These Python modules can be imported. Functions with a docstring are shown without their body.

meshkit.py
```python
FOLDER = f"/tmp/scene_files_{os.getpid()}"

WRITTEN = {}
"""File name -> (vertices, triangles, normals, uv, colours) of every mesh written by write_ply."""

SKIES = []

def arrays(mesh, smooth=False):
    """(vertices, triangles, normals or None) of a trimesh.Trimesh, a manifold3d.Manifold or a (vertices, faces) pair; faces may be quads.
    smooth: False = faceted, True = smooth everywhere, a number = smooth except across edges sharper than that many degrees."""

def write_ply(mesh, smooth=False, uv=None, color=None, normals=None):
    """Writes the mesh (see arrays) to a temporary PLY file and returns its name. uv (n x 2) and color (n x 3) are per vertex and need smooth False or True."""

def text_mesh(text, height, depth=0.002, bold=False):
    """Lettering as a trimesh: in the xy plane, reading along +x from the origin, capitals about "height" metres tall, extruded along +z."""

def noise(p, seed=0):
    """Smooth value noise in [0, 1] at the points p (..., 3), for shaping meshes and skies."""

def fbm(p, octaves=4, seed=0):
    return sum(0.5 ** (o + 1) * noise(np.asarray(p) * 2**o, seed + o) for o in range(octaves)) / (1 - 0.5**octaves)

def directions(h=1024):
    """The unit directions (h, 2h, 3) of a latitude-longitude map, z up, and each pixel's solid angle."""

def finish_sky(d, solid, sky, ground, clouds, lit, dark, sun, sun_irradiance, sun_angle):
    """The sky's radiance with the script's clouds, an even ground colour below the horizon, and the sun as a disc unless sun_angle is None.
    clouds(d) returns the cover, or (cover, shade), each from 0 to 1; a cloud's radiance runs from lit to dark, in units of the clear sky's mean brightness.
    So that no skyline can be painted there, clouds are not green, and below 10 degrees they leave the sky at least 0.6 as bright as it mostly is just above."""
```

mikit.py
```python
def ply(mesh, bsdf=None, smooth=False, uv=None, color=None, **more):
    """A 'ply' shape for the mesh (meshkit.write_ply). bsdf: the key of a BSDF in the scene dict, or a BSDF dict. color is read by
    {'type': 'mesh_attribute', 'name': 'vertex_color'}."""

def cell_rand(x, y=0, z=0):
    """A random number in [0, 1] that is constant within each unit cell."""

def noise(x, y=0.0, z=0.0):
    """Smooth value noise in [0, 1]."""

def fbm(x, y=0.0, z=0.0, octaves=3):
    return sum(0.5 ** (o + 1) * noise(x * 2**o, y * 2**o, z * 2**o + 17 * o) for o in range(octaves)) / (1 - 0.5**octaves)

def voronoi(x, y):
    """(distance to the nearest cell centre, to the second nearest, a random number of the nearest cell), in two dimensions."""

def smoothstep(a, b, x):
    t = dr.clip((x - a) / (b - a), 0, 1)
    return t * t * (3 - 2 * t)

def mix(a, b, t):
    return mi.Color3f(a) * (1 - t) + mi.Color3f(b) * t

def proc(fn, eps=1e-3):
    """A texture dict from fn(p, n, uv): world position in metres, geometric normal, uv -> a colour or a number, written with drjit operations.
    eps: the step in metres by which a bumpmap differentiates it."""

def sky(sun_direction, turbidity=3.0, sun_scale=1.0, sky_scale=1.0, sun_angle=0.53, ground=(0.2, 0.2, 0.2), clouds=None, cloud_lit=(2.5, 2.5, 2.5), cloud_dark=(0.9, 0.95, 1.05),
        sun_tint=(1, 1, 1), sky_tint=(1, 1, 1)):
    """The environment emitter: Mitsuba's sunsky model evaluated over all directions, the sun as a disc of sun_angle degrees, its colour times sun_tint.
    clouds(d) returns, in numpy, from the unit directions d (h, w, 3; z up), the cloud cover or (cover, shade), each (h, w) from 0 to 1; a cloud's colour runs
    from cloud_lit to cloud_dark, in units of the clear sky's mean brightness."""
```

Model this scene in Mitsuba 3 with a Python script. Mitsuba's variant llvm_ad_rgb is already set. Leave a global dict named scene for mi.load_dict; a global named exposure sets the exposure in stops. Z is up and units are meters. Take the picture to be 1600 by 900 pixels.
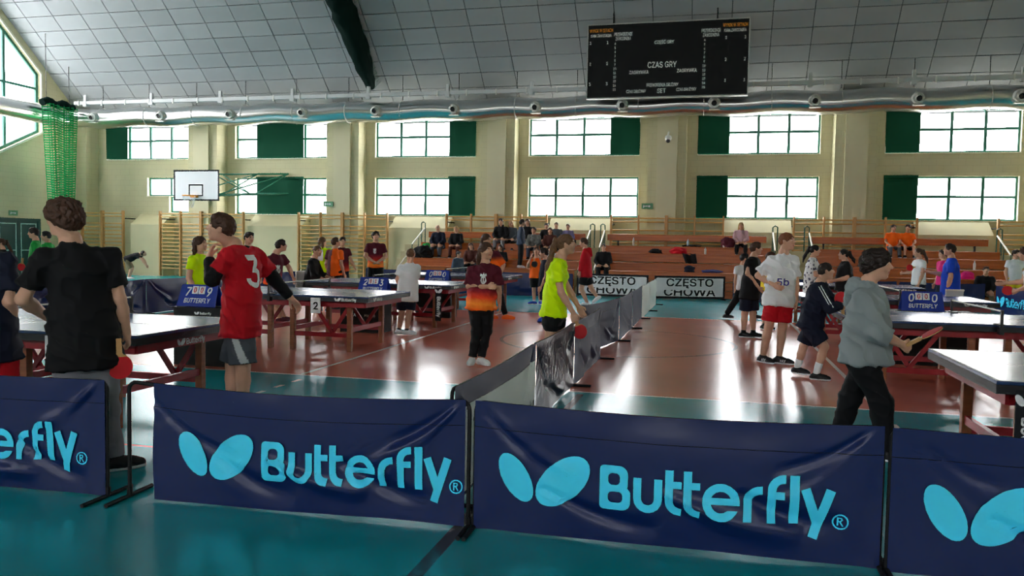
import math, random, numpy as np, trimesh, mitsuba as mi, mikit, meshkit, drjit as dr
import manifold3d as m3
from shapely.geometry import Polygon, LineString, Point, box as sbox
from shapely import affinity
from shapely.ops import unary_union
T = mi.ScalarTransform4f
scene, labels = {}, {}
random.seed(7)
rng = np.random.default_rng(7)

# ------------------------------------------------------------------ camera, sky, exposure
YAW, PITCH, ROLL, FPX, EYE = 0.241601, 0.053748, 0.017961, 1273.68, 1.4842
def camera_axes():
    cy, sy, cp, sp, cr, sr = math.cos(YAW), math.sin(YAW), math.cos(PITCH), math.sin(PITCH), math.cos(ROLL), math.sin(ROLL)
    f, r, d = np.array([-sy, cy, 0.]), np.array([cy, sy, 0.]), np.array([0, 0, -1.])
    f2, d2 = f*cp + d*sp, d*cp - f*sp
    return r*cr - d2*sr, d2*cr + r*sr, f2
_r, _d, _f = camera_axes()
scene['camera'] = {'type': 'perspective', 'fov_axis': 'x', 'fov': 2*math.degrees(math.atan(800/FPX)), 'near_clip': 0.05, 'far_clip': 500.,
    'to_world': T([[-_r[0], -_d[0], _f[0], 0], [-_r[1], -_d[1], _f[1], 0], [-_r[2], -_d[2], _f[2], EYE], [0, 0, 0, 1]])}
exposure = 2.9
scene['sky'] = mikit.sky([-0.5, 0.5, 0.7], turbidity=4, sun_scale=0.0, sky_scale=1.0, ground=(.5, .5, .48),
    clouds=lambda d: (np.full(d.shape[:2], 1.0), 0.5*meshkit.fbm(d*2.5, 3)), cloud_lit=(18, 18.2, 18.5), cloud_dark=(14, 14.3, 15))

# ------------------------------------------------------------------ helpers
def free(name):
    if name not in scene and name not in labels: return name
    i = 1
    while f'{name}_{i:03d}' in scene or f'{name}_{i:03d}' in labels: i += 1
    return f'{name}_{i:03d}'
def tag(key, label=None, cat=None, group=None, kind=None):
    d = labels.setdefault(key, {})
    for k, v in (('label', label), ('category', cat), ('group', group), ('kind', kind)):
        if v: d[k] = v
    return key
def add(name, mesh, mat, parent=None, label=None, smooth=False, color=None, kind=None, to=None, **k):
    key = free((parent + '__' if parent else '') + name)
    d = mesh if isinstance(mesh, dict) else mikit.ply(mesh, mat, smooth=smooth, color=color, **k)
    if to is not None: d = {**d, 'to_world': to}
    scene[key] = d
    if label or kind: tag(key, label, kind=kind)
    return key
def struct(name, mesh, mat, label, smooth=False):
    scene[name] = mikit.ply(mesh, mat, smooth=smooth); tag(name, label, 'building part', kind='structure'); return name
def thing(name, label, cat, group=None):
    key = free(name); tag(key, label, cat, group); return key
def box(x0, x1, y0, y1, z0, z1):
    m = trimesh.creation.box((abs(x1-x0), abs(y1-y0), abs(z1-z0))); m.apply_translation(((x0+x1)/2, (y0+y1)/2, (z0+z1)/2)); return m
def cat(ms): return trimesh.util.concatenate([m for m in ms if m is not None])
def rbox(x0, x1, y0, y1, z0, z1, r=.006, seg=6):
    cs = [m3.Manifold.sphere(r, seg*2).translate((x, y, z)) for x in (x0+r, x1-r) for y in (y0+r, y1-r) for z in (z0+r, z1-r)]
    h = m3.Manifold.batch_hull(cs).to_mesh(); return trimesh.Trimesh(h.vert_properties[:, :3], h.tri_verts)
def tube(pts, r, n=8, caps=True):
    pts = np.asarray(pts, float); k = len(pts); r = np.broadcast_to(np.asarray(r, float), (k,))
    tg = np.gradient(pts, axis=0); tg /= np.linalg.norm(tg, axis=1, keepdims=True) + 1e-12
    a = np.array([0, 0, 1.]) if abs(tg[0][2]) < .9 else np.array([1., 0, 0]); V = []
    for i in range(k):
        u = a - tg[i]*(a@tg[i])
        if np.linalg.norm(u) < 1e-6: u = np.cross(tg[i], [0.3, .5, .8])
        u /= np.linalg.norm(u); w = np.cross(tg[i], u); a = u
        th = np.arange(n)*2*math.pi/n
        V.append(pts[i] + r[i]*(np.cos(th)[:, None]*u + np.sin(th)[:, None]*w))
    V = np.vstack(V); F = []
    for i in range(k-1):
        for j in range(n):
            p, q = i*n+j, i*n+(j+1) % n; F += [[p, q, q+n], [p, q+n, p+n]]
    if caps:
        V = np.vstack([V, pts[0], pts[-1]]); c0, c1 = len(V)-2, len(V)-1
        for j in range(n): F += [[c0, (j+1) % n, j], [c1, (k-1)*n+j, (k-1)*n+(j+1) % n]]
    return trimesh.Trimesh(V, np.array(F), process=False)
def bar(a, b, w, h, up=(0, 0, 1)):
    """a rectangular bar from a to b; w across, h along up"""
    a, b, up = map(lambda v: np.asarray(v, float), (a, b, up)); L = np.linalg.norm(b-a); t = (b-a)/L
    s = np.cross(t, up); s /= np.linalg.norm(s); u = np.cross(s, t)
    m = trimesh.creation.box((L, w, h)); M = np.eye(4); M[:3, 0], M[:3, 1], M[:3, 2], M[:3, 3] = t, s, u, (a+b)/2
    m.apply_transform(M); return m
def arc(c, r, a0, a1, n=10):
    a = np.radians(np.linspace(a0, a1, n)); return [(c[0]+r*math.cos(t), c[1]+r*math.sin(t)) for t in a]
def frame_of(o, right, up):
    o, r, u = map(lambda v: np.asarray(v, float), (o, right, up)); r = r/np.linalg.norm(r); u = u - r*(u@r); u /= np.linalg.norm(u)
    M = np.eye(4); M[:3, 0], M[:3, 1], M[:3, 2], M[:3, 3] = r, u, np.cross(r, u), o; return M
_txt = {}
def text(s, h, o, right, up, bold=True, sx=1.0, align='c', depth=.003, shear=0):
    k = (s, bold)
    if k not in _txt: _txt[k] = meshkit.text_mesh(s, 1.0, 1.0, bold)
    m = _txt[k].copy(); x0, x1 = m.bounds[0][0], m.bounds[1][0]
    m.apply_translation((-{'c': (x0+x1)/2, 'l': x0, 'r': x1}[align], 0, 0))
    v = m.vertices.copy(); v[:, 0] = v[:, 0]*sx + shear*v[:, 1]; m.vertices = v*[h, h, depth]
    m.apply_transform(frame_of(o, right, up)); return m
def flat(poly, depth=.002):
    ps = getattr(poly, 'geoms', [poly])
    return cat([trimesh.creation.extrude_polygon(p, depth, engine='earcut') for p in ps if p.area > 1e-9])

# ------------------------------------------------------------------ materials
def rgb(c): return {'type': 'rgb', 'value': list(map(float, c))}
def s2l(r, g, b):
    f = lambda v: (v/255/12.92) if v/255 < .04045 else ((v/255+.055)/1.055)**2.4
    return [f(r), f(g), f(b)]
def mat(key, col, rough=.6, spec=.5, metallic=0., **k):
    base = col if isinstance(col, dict) else rgb(col)
    scene[key] = {'type': 'twosided', 'bsdf': {'type': 'principled', 'base_color': base, 'roughness': rough, 'specular': spec, 'metallic': metallic, **k}}
    return key
VC = {'type': 'mesh_attribute', 'name': 'vertex_color'}
def bmat(key, col, rough, fn, scale, eps=2e-3, spec=.5, **k):
    base = col if isinstance(col, dict) else rgb(col)
    scene[key] = {'type': 'twosided', 'bsdf': {'type': 'bumpmap', 'arbitrary': mikit.proc(fn, eps), 'scale': scale,
        'nested': {'type': 'principled', 'base_color': base, 'roughness': rough, 'specular': spec, **k}}}
    return key
smooth01 = mikit.smoothstep
def band(v, c, w, s=.004):
    """1 where |v-c| < w/2"""
    return 1 - smooth01(w/2 - s, w/2 + s, dr.abs(v - c))
TEAL, TERRA = s2l(0, 132, 142), s2l(188, 98, 78)
def floor_color(p, n, uv):
    x, y = p.x, p.y
    court = smooth01(-10.43, -10.42, x)*(1-smooth01(7.57, 7.58, x))*smooth01(8.13, 8.14, y)*(1-smooth01(17.35, 17.36, y))
    g = mikit.fbm(x*2.1, y*2.1, 0, 3)*.16 + .92
    c = mikit.mix(TEAL, TERRA, court)*g
    white = mi.Color3f(.72, .70, .66)
    inx = smooth01(-10.45, -10.44, x)*(1-smooth01(7.59, 7.60, x)); iny = smooth01(8.11, 8.12, y)*(1-smooth01(17.37, 17.38, y))
    w = dr.maximum(band(y, 8.135, .05), band(y, 17.355, .05))*inx
    w = dr.maximum(w, dr.maximum(band(x, -4.40, .05), dr.maximum(band(x, 1.54, .05), dr.maximum(band(x, -10.43, .05), band(x, 7.57, .05))))*iny)
    dash = dr.maximum(band(y, 7.78, .16), dr.maximum(band(y, 7.42, .16), band(y, 7.06, .16)))
    w = dr.maximum(w, dash*dr.maximum(band(x, -4.25, .05), band(x, 1.54, .05)))
    c = mikit.mix(c, white, w*.85)
    rad = dr.sqrt(dr.square(x+1.43) + dr.square(y-12.7))
    c = mikit.mix(c, mi.Color3f(*s2l(96, 40, 38)), band(rad, 1.8, .05)*.8)
    c = mikit.mix(c, mi.Color3f(*s2l(178, 60, 60)), band(y, 4.95, .04)*(1-smooth01(-3.3, -3.2, x))*.9)
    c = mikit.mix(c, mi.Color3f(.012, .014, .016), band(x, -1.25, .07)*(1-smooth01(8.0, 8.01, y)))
    return c
scene['m_floor'] = {'type': 'principled', 'base_color': mikit.proc(floor_color), 'roughness': .22, 'specular': .85}
def brick(u, v):
    row = dr.floor(v/.21); uu = u/.42 + .5*(row - 2*dr.floor(row/2))
    fx, fy = uu - dr.floor(uu), v/.21 - row
    j = dr.minimum(dr.minimum(fx, 1-fx)*.42, dr.minimum(fy, 1-fy)*.21)
    return smooth01(.002, .012, j)
def wall_color(p, n, uv):
    u = dr.select(dr.abs(n.x) > .7, p.y, p.x)
    b = brick(u, p.z)
    t = mikit.fbm(p.x*.7, p.y*.7, p.z*.7, 3)
    return mi.Color3f(*s2l(196, 190, 154))*(.90 + .10*b)*(.93 + .14*t)
bmat('m_wall', mikit.proc(wall_color), .75, lambda p, n, uv: brick(dr.select(dr.abs(n.x) > .7, p.y, p.x), p.z), .003, 4e-3, spec=.3)
mat('m_wall_plain', s2l(198, 191, 154), .7, .3)
mat('m_pier_strip', s2l(200, 193, 160), .7, .3)
mat('m_tile', s2l(160, 164, 167), .8, .2)
mat('m_tile_b', s2l(154, 158, 161), .8, .2)
mat('m_gap', s2l(92, 96, 98), .9, .1)
mat('m_rail', s2l(196, 198, 198), .5, .4)
mat('m_silver', (.72, .72, .72), .22, .5, 1.0)
mat('m_white_metal', s2l(214, 214, 208), .4, .5)
mat('m_dark', s2l(30, 32, 34), .5, .4)
mat('m_black_tube', s2l(16, 18, 22), .6, .3)
mat('m_win_frame', s2l(38, 108, 92), .45, .5)
mat('m_blind', s2l(14, 74, 52), .8, .2)
mat('m_reveal', s2l(226, 224, 206), .7, .3)
scene['m_glass'] = {'type': 'thindielectric', 'int_ior': 1.5}
def wood_color(c0, c1, f):
    def fn(p, n, uv):
        t = mikit.fbm(p.x*1.2*f, p.y*9*f, p.z*22*f, 3); return mikit.mix(c0, c1, t)
    return mikit.proc(fn)
mat('m_bench', wood_color(s2l(146, 68, 22), s2l(190, 102, 42), 1.0), .35, .5)
mat('m_bar_wood', s2l(206, 160, 92), .45, .5)
mat('m_bar_post', s2l(186, 140, 82), .45, .5)
mat('m_leg_wood', wood_color(s2l(112, 58, 32), s2l(150, 84, 46), 2.0), .4, .5)
mat('m_red_paint', s2l(142, 24, 30), .35, .5)
mat('m_table_top', s2l(34, 60, 104), .22, .6)
mat('m_table_edge', s2l(16, 18, 22), .4, .5)
mat('m_white_print', s2l(226, 228, 230), .6, .3)
mat('m_white_card', s2l(232, 234, 236), .7, .3)
mat('m_black_print', s2l(16, 20, 26), .7, .3)
mat('m_net', s2l(22, 34, 32), .8, .2)
mat('m_tape', s2l(225, 226, 220), .7, .3)
mat('m_navy_cloth', s2l(6, 28, 80), .36, .42)
mat('m_band_navy', s2l(30, 42, 70), .5, .3)
mat('m_grey_cloth', s2l(46, 56, 84), .5, .3)
mat('m_foil', s2l(28, 32, 50), .30, .55, .06)
mat('m_white_cloth', s2l(206, 214, 212), .6, .3)
mat('m_cyan', s2l(66, 216, 255), .5, .4)
mat('m_sb_blue', s2l(22, 50, 150), .4, .5)
mat('m_red_print', s2l(206, 40, 48), .6, .3)
mat('m_board_black', s2l(10, 12, 15), .5, .3)
mat('m_board_frame', s2l(176, 178, 174), .45, .5)
mat('m_orange_print', s2l(240, 150, 40), .6, .3)
mat('m_grey_print', s2l(236, 238, 236), .6, .3)
mat('m_door', s2l(14, 62, 58), .5, .4)
mat('m_door_line', s2l(150, 190, 184), .5, .4)
mat('m_sign_green', s2l(92, 142, 108), .5, .4)
mat('m_net_green', s2l(36, 160, 92), .8, .2)
mat('m_net_dark', s2l(8, 30, 26), .9, .1)
mat('m_teal_tube', s2l(42, 120, 98), .45, .5)
mat('m_beige', s2l(176, 162, 124), .7, .3)
mat('m_step', s2l(176, 166, 132), .7, .3)
mat('m_rail_green', s2l(60, 92, 78), .4, .5)
mat('m_hand_rail', s2l(222, 220, 208), .3, .5)
mat('m_facade', s2l(236, 234, 230), .9, .2)
mat('m_facade_win', s2l(176, 182, 188), .4, .4)

# ------------------------------------------------------------------ the hall
XL, XR, YB, YF, CS, CB = -25.03, 14.0, -9.0, 28.3, -0.8722, 30.833   # ceiling z = CS*y + CB
def cz(y): return CS*y + CB
struct('floor', box(XL-.3, XR+.3, YB-.3, YF+.3, -.2, 0), 'm_floor', 'glossy sports hall floor, terracotta court with white lines inside a teal border')
ZU0, ZU1, ZL0, ZL1 = 4.60, 5.97, 2.47, 3.86
WX = [(-23.93 + 5.83*k, -23.93 + 5.83*k + 3.86) for k in range(7)]
holes = [(a, b, z0, z1) for a, b in WX for z0, z1 in ((ZL0, ZL1), (ZU0, ZU1))]
holes[0] = (-22.05, -20.07, 3.15, 3.88); holes.append((-21.05, -20.07, 2.5, 3.15))
wall = m3.Manifold.cube((XR-XL+.6, .35, 12.5)).translate((XL-.3, YF, 0))
for a, b, z0, z1 in holes: wall -= m3.Manifold.cube((b-a, 1, z1-z0)).translate((a, YF-.3, z0))
struct('wall_far', wall, 'm_wall', 'far cream painted block wall with two rows of windows')
# piers between the windows and the thicker parapets below them, all standing before the wall
for k in range(7):
    c = WX[k][1] + .985
    if c > XR-.5: continue
    pier = box(c-.62, c+.62, 27.62, YF, 0, 6.45)
    struct(f'trim_{k+1}', pier, 'm_wall', 'cream painted brick pier standing between two window bays of the far wall')
    add('pilaster', box(c-.33, c+.33, 27.5, 27.62, 0, 6.45), 'm_pier_strip', f'trim_{k+1}')
struct('trim_8', box(XL, -24.35, 27.62, YF, 0, 6.45), 'm_wall', 'cream corner pier at the left end of the far wall')
PX = [(-22.3, -20.85), (-17.2, -14.9), (-11.42, -9.2), (-5.58, -3.42), (.28, 2.42), (6.1, 8.25)]
for k, (a, b) in enumerate(PX):
    pr = Polygon([(27.6, 0), (28.3, 0), (28.3, 2.42), (28.2, 2.42), (27.6, 2.0)])
    m = trimesh.creation.extrude_polygon(pr, b-a, engine='earcut'); v = m.vertices.copy(); m.vertices = np.c_[a+v[:, 2], v[:, 0], v[:, 1]]; m.fix_normals()
    struct(f'trim_{9+k}', m, 'm_wall_plain', 'cream parapet box with a sloping top below a window of the far wall')
# windows with frames, panes and roller blinds
def window(n, x0, x1, z0, z1, blind=(), cols=4, rows=(.54,), label='', y=YF+.16):
    key = f'window_{n}'; f = .055
    xs = np.linspace(x0, x1, cols+1); zs = [z0] + [z0 + r*(z1-z0) for r in rows] + [z1]
    fr = [box(x0, x1, y-.04, y+.04, z0, z0+f), box(x0, x1, y-.04, y+.04, z1-f, z1), box(x0, x0+f, y-.04, y+.04, z0+f, z1-f), box(x1-f, x1, y-.04, y+.04, z0+f, z1-f)]
    for x in xs[1:-1]: fr.append(box(x-.04, x+.04, y-.035, y+.035, z0+f, z1-f))
    for z in zs[1:-1]:
        for i in range(cols): fr.append(box(xs[i]+.04, xs[i+1]-.04, y-.03, y+.03, z-.035, z+.035))
    struct(key, cat(fr), 'm_win_frame', label)
    for i in range(cols):
        for j in range(len(zs)-1):
            pane = trimesh.Trimesh([[xs[i], y, zs[j]], [xs[i+1], y, zs[j]], [xs[i+1], y, zs[j+1]], [xs[i], y, zs[j+1]]], [[0, 1, 2], [0, 2, 3]])
            add('pane', pane, 'm_glass', key)
    rv = [box(x0-.02, x0, YF-.02, YF+.35, z0, z1), box(x1, x1+.02, YF-.02, YF+.35, z0, z1), box(x0-.02, x1+.02, YF-.06, YF+.35, z0-.03, z0)]
    add('reveal', cat(rv), 'm_reveal', key)
    for (i, j) in blind:
        a, b = xs[i]-.02, xs[j]+.02; N = 24
        X = np.linspace(a, b, N); V = []
        for z in (z0+.02, z1-.04): V += [[x, YF-.03+.012*math.sin(9*x+z), z] for x in X]
        F = [[q, q+1, q+1+N, q+N] for q in range(N-1)]
        add('blind', (np.array(V), np.array(F)), 'm_blind', key, 'dark green roller blind pulled down', smooth=True)
        add('blind_case', box(a, b, YF-.10, YF, z1-.05, z1+.03), 'm_blind', key)
pos = ['at the left end', 'second from the left', 'third from the left', 'fourth from the left', 'fifth from the left', 'at the right end', 'past the right edge']
UB = [[(0, 1)], [(1, 3)], [(3, 4)], [(3, 4)], [(0, 1)], [(0, 1)], [(0, 1)]]
LB = [None, [(1, 3)], [(3, 4)], [], [(0, 1)], [(0, 1)], []]
n = 1
for k, (a, b) in enumerate(WX):
    if b > XR: continue
    window(n, a, b, ZU0, ZU1, UB[k], label=f'green framed upper row window of the far wall, {pos[k]}'); n += 1
    if LB[k] is not None:
        window(n, a, b, ZL0, ZL1, LB[k], label=f'green framed lower row window of the far wall, {pos[k]}'); n += 1
window(n, -22.05, -20.07, 3.15, 3.88, (), 2, (), 'small green framed upper pane pair behind the basketball backboard'); n += 1
window(n, -21.05, -20.07, 2.5, 3.15, (), 1, (), 'small green framed lower pane under the basketball backboard'); n += 1
# left wall with its gable window and double door
gw = Polygon([(26.12, 5.42), (26.12, 7.62), (22.0, 11.2), (19.0, 11.2), (14.0, 7.62), (14.0, 5.42), (19.0, 2.9), (21.0, 2.9)])
prof = Polygon([(YB, 0), (YF+.35, 0), (YF+.35, cz(YF+.35)+.1), (21.5, cz(21.5)+.1), (YB, cz(21.5)+.1)])
lw = prof.difference(gw)
m = flat(lw, .35); v = m.vertices.copy(); m.vertices = np.c_[XL-v[:, 2], v[:, 0], v[:, 1]]; m.fix_normals()
struct('wall_left', m, 'm_wall', 'left cream painted wall with a large gable window and a dark double door')
def on_left(poly, d, x): 
    m = flat(poly, d); v = m.vertices.copy(); m.vertices = np.c_[x+v[:, 2], v[:, 0], v[:, 1]]; m.fix_normals(); return m
fr = [gw.difference(gw.buffer(-.10, join_style=2))]
for y in (15.5, 17, 18.5, 20.05, 21.6, 23.1, 24.6): fr.append(sbox(y-.05, 0, y+.05, 12).intersection(gw))
for z in (4.6, 7.05, 9.4): fr.append(sbox(10, z-.04, 30, z+.04).intersection(gw))
struct(f'window_{n}', on_left(unary_union(fr), .08, XL-.22), 'm_win_frame', 'large polygonal gable window with green frame in the left wall')
for y0, y1 in zip([14, 15.5, 17, 18.5, 20.05, 21.6, 23.1, 24.6], [15.5, 17, 18.5, 20.05, 21.6, 23.1, 24.6, 26.2]):
    for z0, z1 in ((2.8, 4.6), (4.6, 7.05), (7.05, 9.4), (9.4, 11.3)):
        q = sbox(y0, z0, y1, z1).intersection(gw)
        if q.area > .05:
            V, F = trimesh.creation.triangulate_polygon(q, engine='earcut')
            add('pane', trimesh.Trimesh(np.c_[np.full(len(V), XL-.18), V], F, process=False), 'm_glass', f'window_{n}')
add('reveal', on_left(gw.buffer(.06, join_style=2).difference(gw.buffer(-.01, join_style=2)), .04, XL-.01), 'm_reveal', f'window_{n}')
n += 1
# double door, exit sign above
struct('door_1', cat([box(XL, XL+.06, 23.95, 24.05, 0, 2.1), box(XL, XL+.06, 25.85, 25.97, 0, 2.1), box(XL, XL+.06, 23.95, 25.97, 2.02, 2.12), box(XL, XL+.04, 24.93, 24.99, 0, 2.02)]), 'm_door', 'dark green double door in the left wall')
for i, (a, b) in enumerate(((24.05, 24.93), (24.99, 25.85))):
    lf = add('leaf', box(XL, XL+.03, a, b, .01, 2.02), 'm_door', 'door_1')
    ln = [box(XL+.03, XL+.045, a+.07, b-.07, 1.90, 1.935), box(XL+.03, XL+.045, a+.07, b-.07, .92, .95), box(XL+.03, XL+.045, a+.07, a+.10, .1, 1.93), box(XL+.03, XL+.045, b-.10, b-.07, .1, 1.93)]
    add('moulding', cat(ln), 'm_door_line', lf)
def exit_sign(o, right, name):
    t = thing('exit_sign', name, 'sign'); r = np.array(right, float); nrm = np.cross(r, [0, 0, 1])
    M = frame_of(np.array(o), r, (0, 0, 1))
    pl = flat(sbox(-.17, -.075, .17, .075).buffer(.02), .03); pl.apply_transform(M); add('plate', pl, 'm_sign_green', t)
    ar = unary_union([sbox(-.10, -.012, .05, .012), Polygon([(.05, -.04), (.11, 0), (.05, .04)]), Point(-.12, .03).buffer(.014), sbox(-.135, -.05, -.105, .012)])
    a = flat(ar, .004); a.apply_translation((0, 0, .03)); a.apply_transform(M); add('symbol', a, 'm_white_print', t)
exit_sign((XL+.01, 24.75, 2.30), (0, 1, 0), 'green exit sign above the dark double door of the left wall')
exit_sign((-13.75, 27.49, 2.83), (1, 0, 0), 'green exit sign on the pier left of the third window bay')
exit_sign((-2.2, 27.61, 2.83), (1, 0, 0), 'faded green exit sign on the pier right of the fourth window bay')
# sloping ceiling of large square panels
cb = cat([box(XL-.3, XR+.3, YB-.3, 21.5, cz(21.5), cz(21.5)+.15)])
sl = Polygon([(21.5, cz(21.5)+.03), (28.65, cz(28.65)+.03), (28.65, cz(28.65)+.2), (21.5, cz(21.5)+.2)])
ms = flat(sl, XR-XL+.6); v = ms.vertices.copy(); ms.vertices = np.c_[XL-.3+v[:, 2], v[:, 0], v[:, 1]]; ms.fix_normals()
struct('ceiling', cat([ms]), 'm_gap', 'sloping grey panelled ceiling')
struct('trim_15', cb, 'm_tile_b', 'flat upper part of the ceiling above the court')
DX, DY = 1.171, .461
tm = trimesh.creation.box((DX-.026, .612-.024, .02)); tp = [mikit.ply(tm, 'm_tile'), mikit.ply(tm, 'm_tile_b')]
ang = math.degrees(math.atan(CS))
for r in range(10):
    for c in range(30):
        x, y = -23.10 + DX*(c-1.5), 27.45 - DY*(r-.5)
        if r == 0: y -= 0
        add('panel', tp[int(rng.random() < .35)], None, 'ceiling', to=T().translate([x, y, cz(y)+.005+.008*(rng.random()-.5)]).rotate([1, 0, 0], ang))
# walls behind the camera and at the right, with their own windows
bw = m3.Manifold.cube((XR-XL+.6, .35, 12.5)).translate((XL-.3, YB-.35, 0))
for a, b in WX:
    if b < XR: bw -= m3.Manifold.cube((b-a, 2, 1.4)).translate((a, YB-1, 4.6))
struct('wall_rear', bw, 'm_wall', 'rear cream wall with window openings behind the viewer')
struct('wall_right', box(XR, XR+.35, YB-.35, YF+.35, 0, 12.5), 'm_wall', 'right cream painted wall')

# ------------------------------------------------------------------ ducts, nozzles, tray, nets
def duct_pts(x0, x1): return [(x, 27.0, 6.08 - .07*math.sin((x-x0)*1.08)**2) for x in np.linspace(x0, x1, 90)]
t = thing('air_duct', 'long shiny silver ventilation duct under the ceiling along the far wall', 'duct')
add('pipe', tube(duct_pts(-24.3, 13.2), .36, 28), 'm_silver', t, smooth=40)
for i in range(18):
    x = -23.0 + 2.05*i; add('strap', tube(arc_pts := [(x, 27+.375*math.cos(a), 6.06+.375*math.sin(a)) for a in np.linspace(0, 2*math.pi, 25)], .012, 5, False), 'm_white_metal', t)
    add('hanger', box(x-.008, x+.008, 26.99, 27.01, 6.42, cz(27.0)), 'm_dark', t)
for i, x in enumerate([-23.1, -20.15, -17.25, -14.35, -11.55, -8.7, -5.87, -3.0, -.13, 2.85, 5.75, 8.45]):
    k = add('nozzle', tube([(x, 26.72, 6.05), (x, 26.60, 6.03), (x, 26.50, 6.01)], [.17, .19, .16], 20, False), 'm_white_metal', t, smooth=40)
    add('collar', tube([(x, 26.50, 6.01), (x, 26.49, 6.01), (x, 26.44, 5.99)], [.16, .10, .085], 20, False), 'm_white_metal', k, smooth=30)
    add('bore', tube([(x, 26.47, 6.0), (x, 26.52, 6.01)], [.085, .085], 16), 'm_dark', k)
    add('flap', box(x-.15, x+.17, 26.50, 26.66, 5.80, 5.83), 'm_white_metal', k)
t = thing('air_duct', 'shiny silver ventilation duct crossing the gable window of the left wall', 'duct')
add('pipe', tube([(-24.45, y, 6.0+.004*(27-y)) for y in np.linspace(14, 26.55, 30)], .34, 28), 'm_silver', t, smooth=40)
for y in np.arange(15, 27, 2.05): add('strap', tube([(-24.45+.352*math.cos(a), y, 6.02+.352*math.sin(a)) for a in np.linspace(0, 2*math.pi, 25)], .012, 5, False), 'm_white_metal', t)
t = thing('cable_tray', 'long pale grey cable tray below the sloping ceiling, over the duct', 'tray')
add('channel', cat([box(-23.9, 13.2, 26.52, 26.64, 6.50, 6.52), box(-23.9, 13.2, 26.51, 26.53, 6.50, 6.62), box(-23.9, 13.2, 26.63, 26.65, 6.50, 6.62)]), 'm_rail', t)
for i in range(13):
    x = -23.4 + 2.9*i; add('bracket', cat([box(x-.05, x+.05, 26.5, 26.62, 6.5, 6.85), box(x-.08, x+.08, 26.48, 26.66, 6.42, 6.52)]), 'm_rail', t)
for i in range(36): add('clip', box(-23.7+1.03*i, -23.66+1.03*i, 26.49, 26.52, 6.44, 6.64), 'm_white_metal', t)
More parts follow.
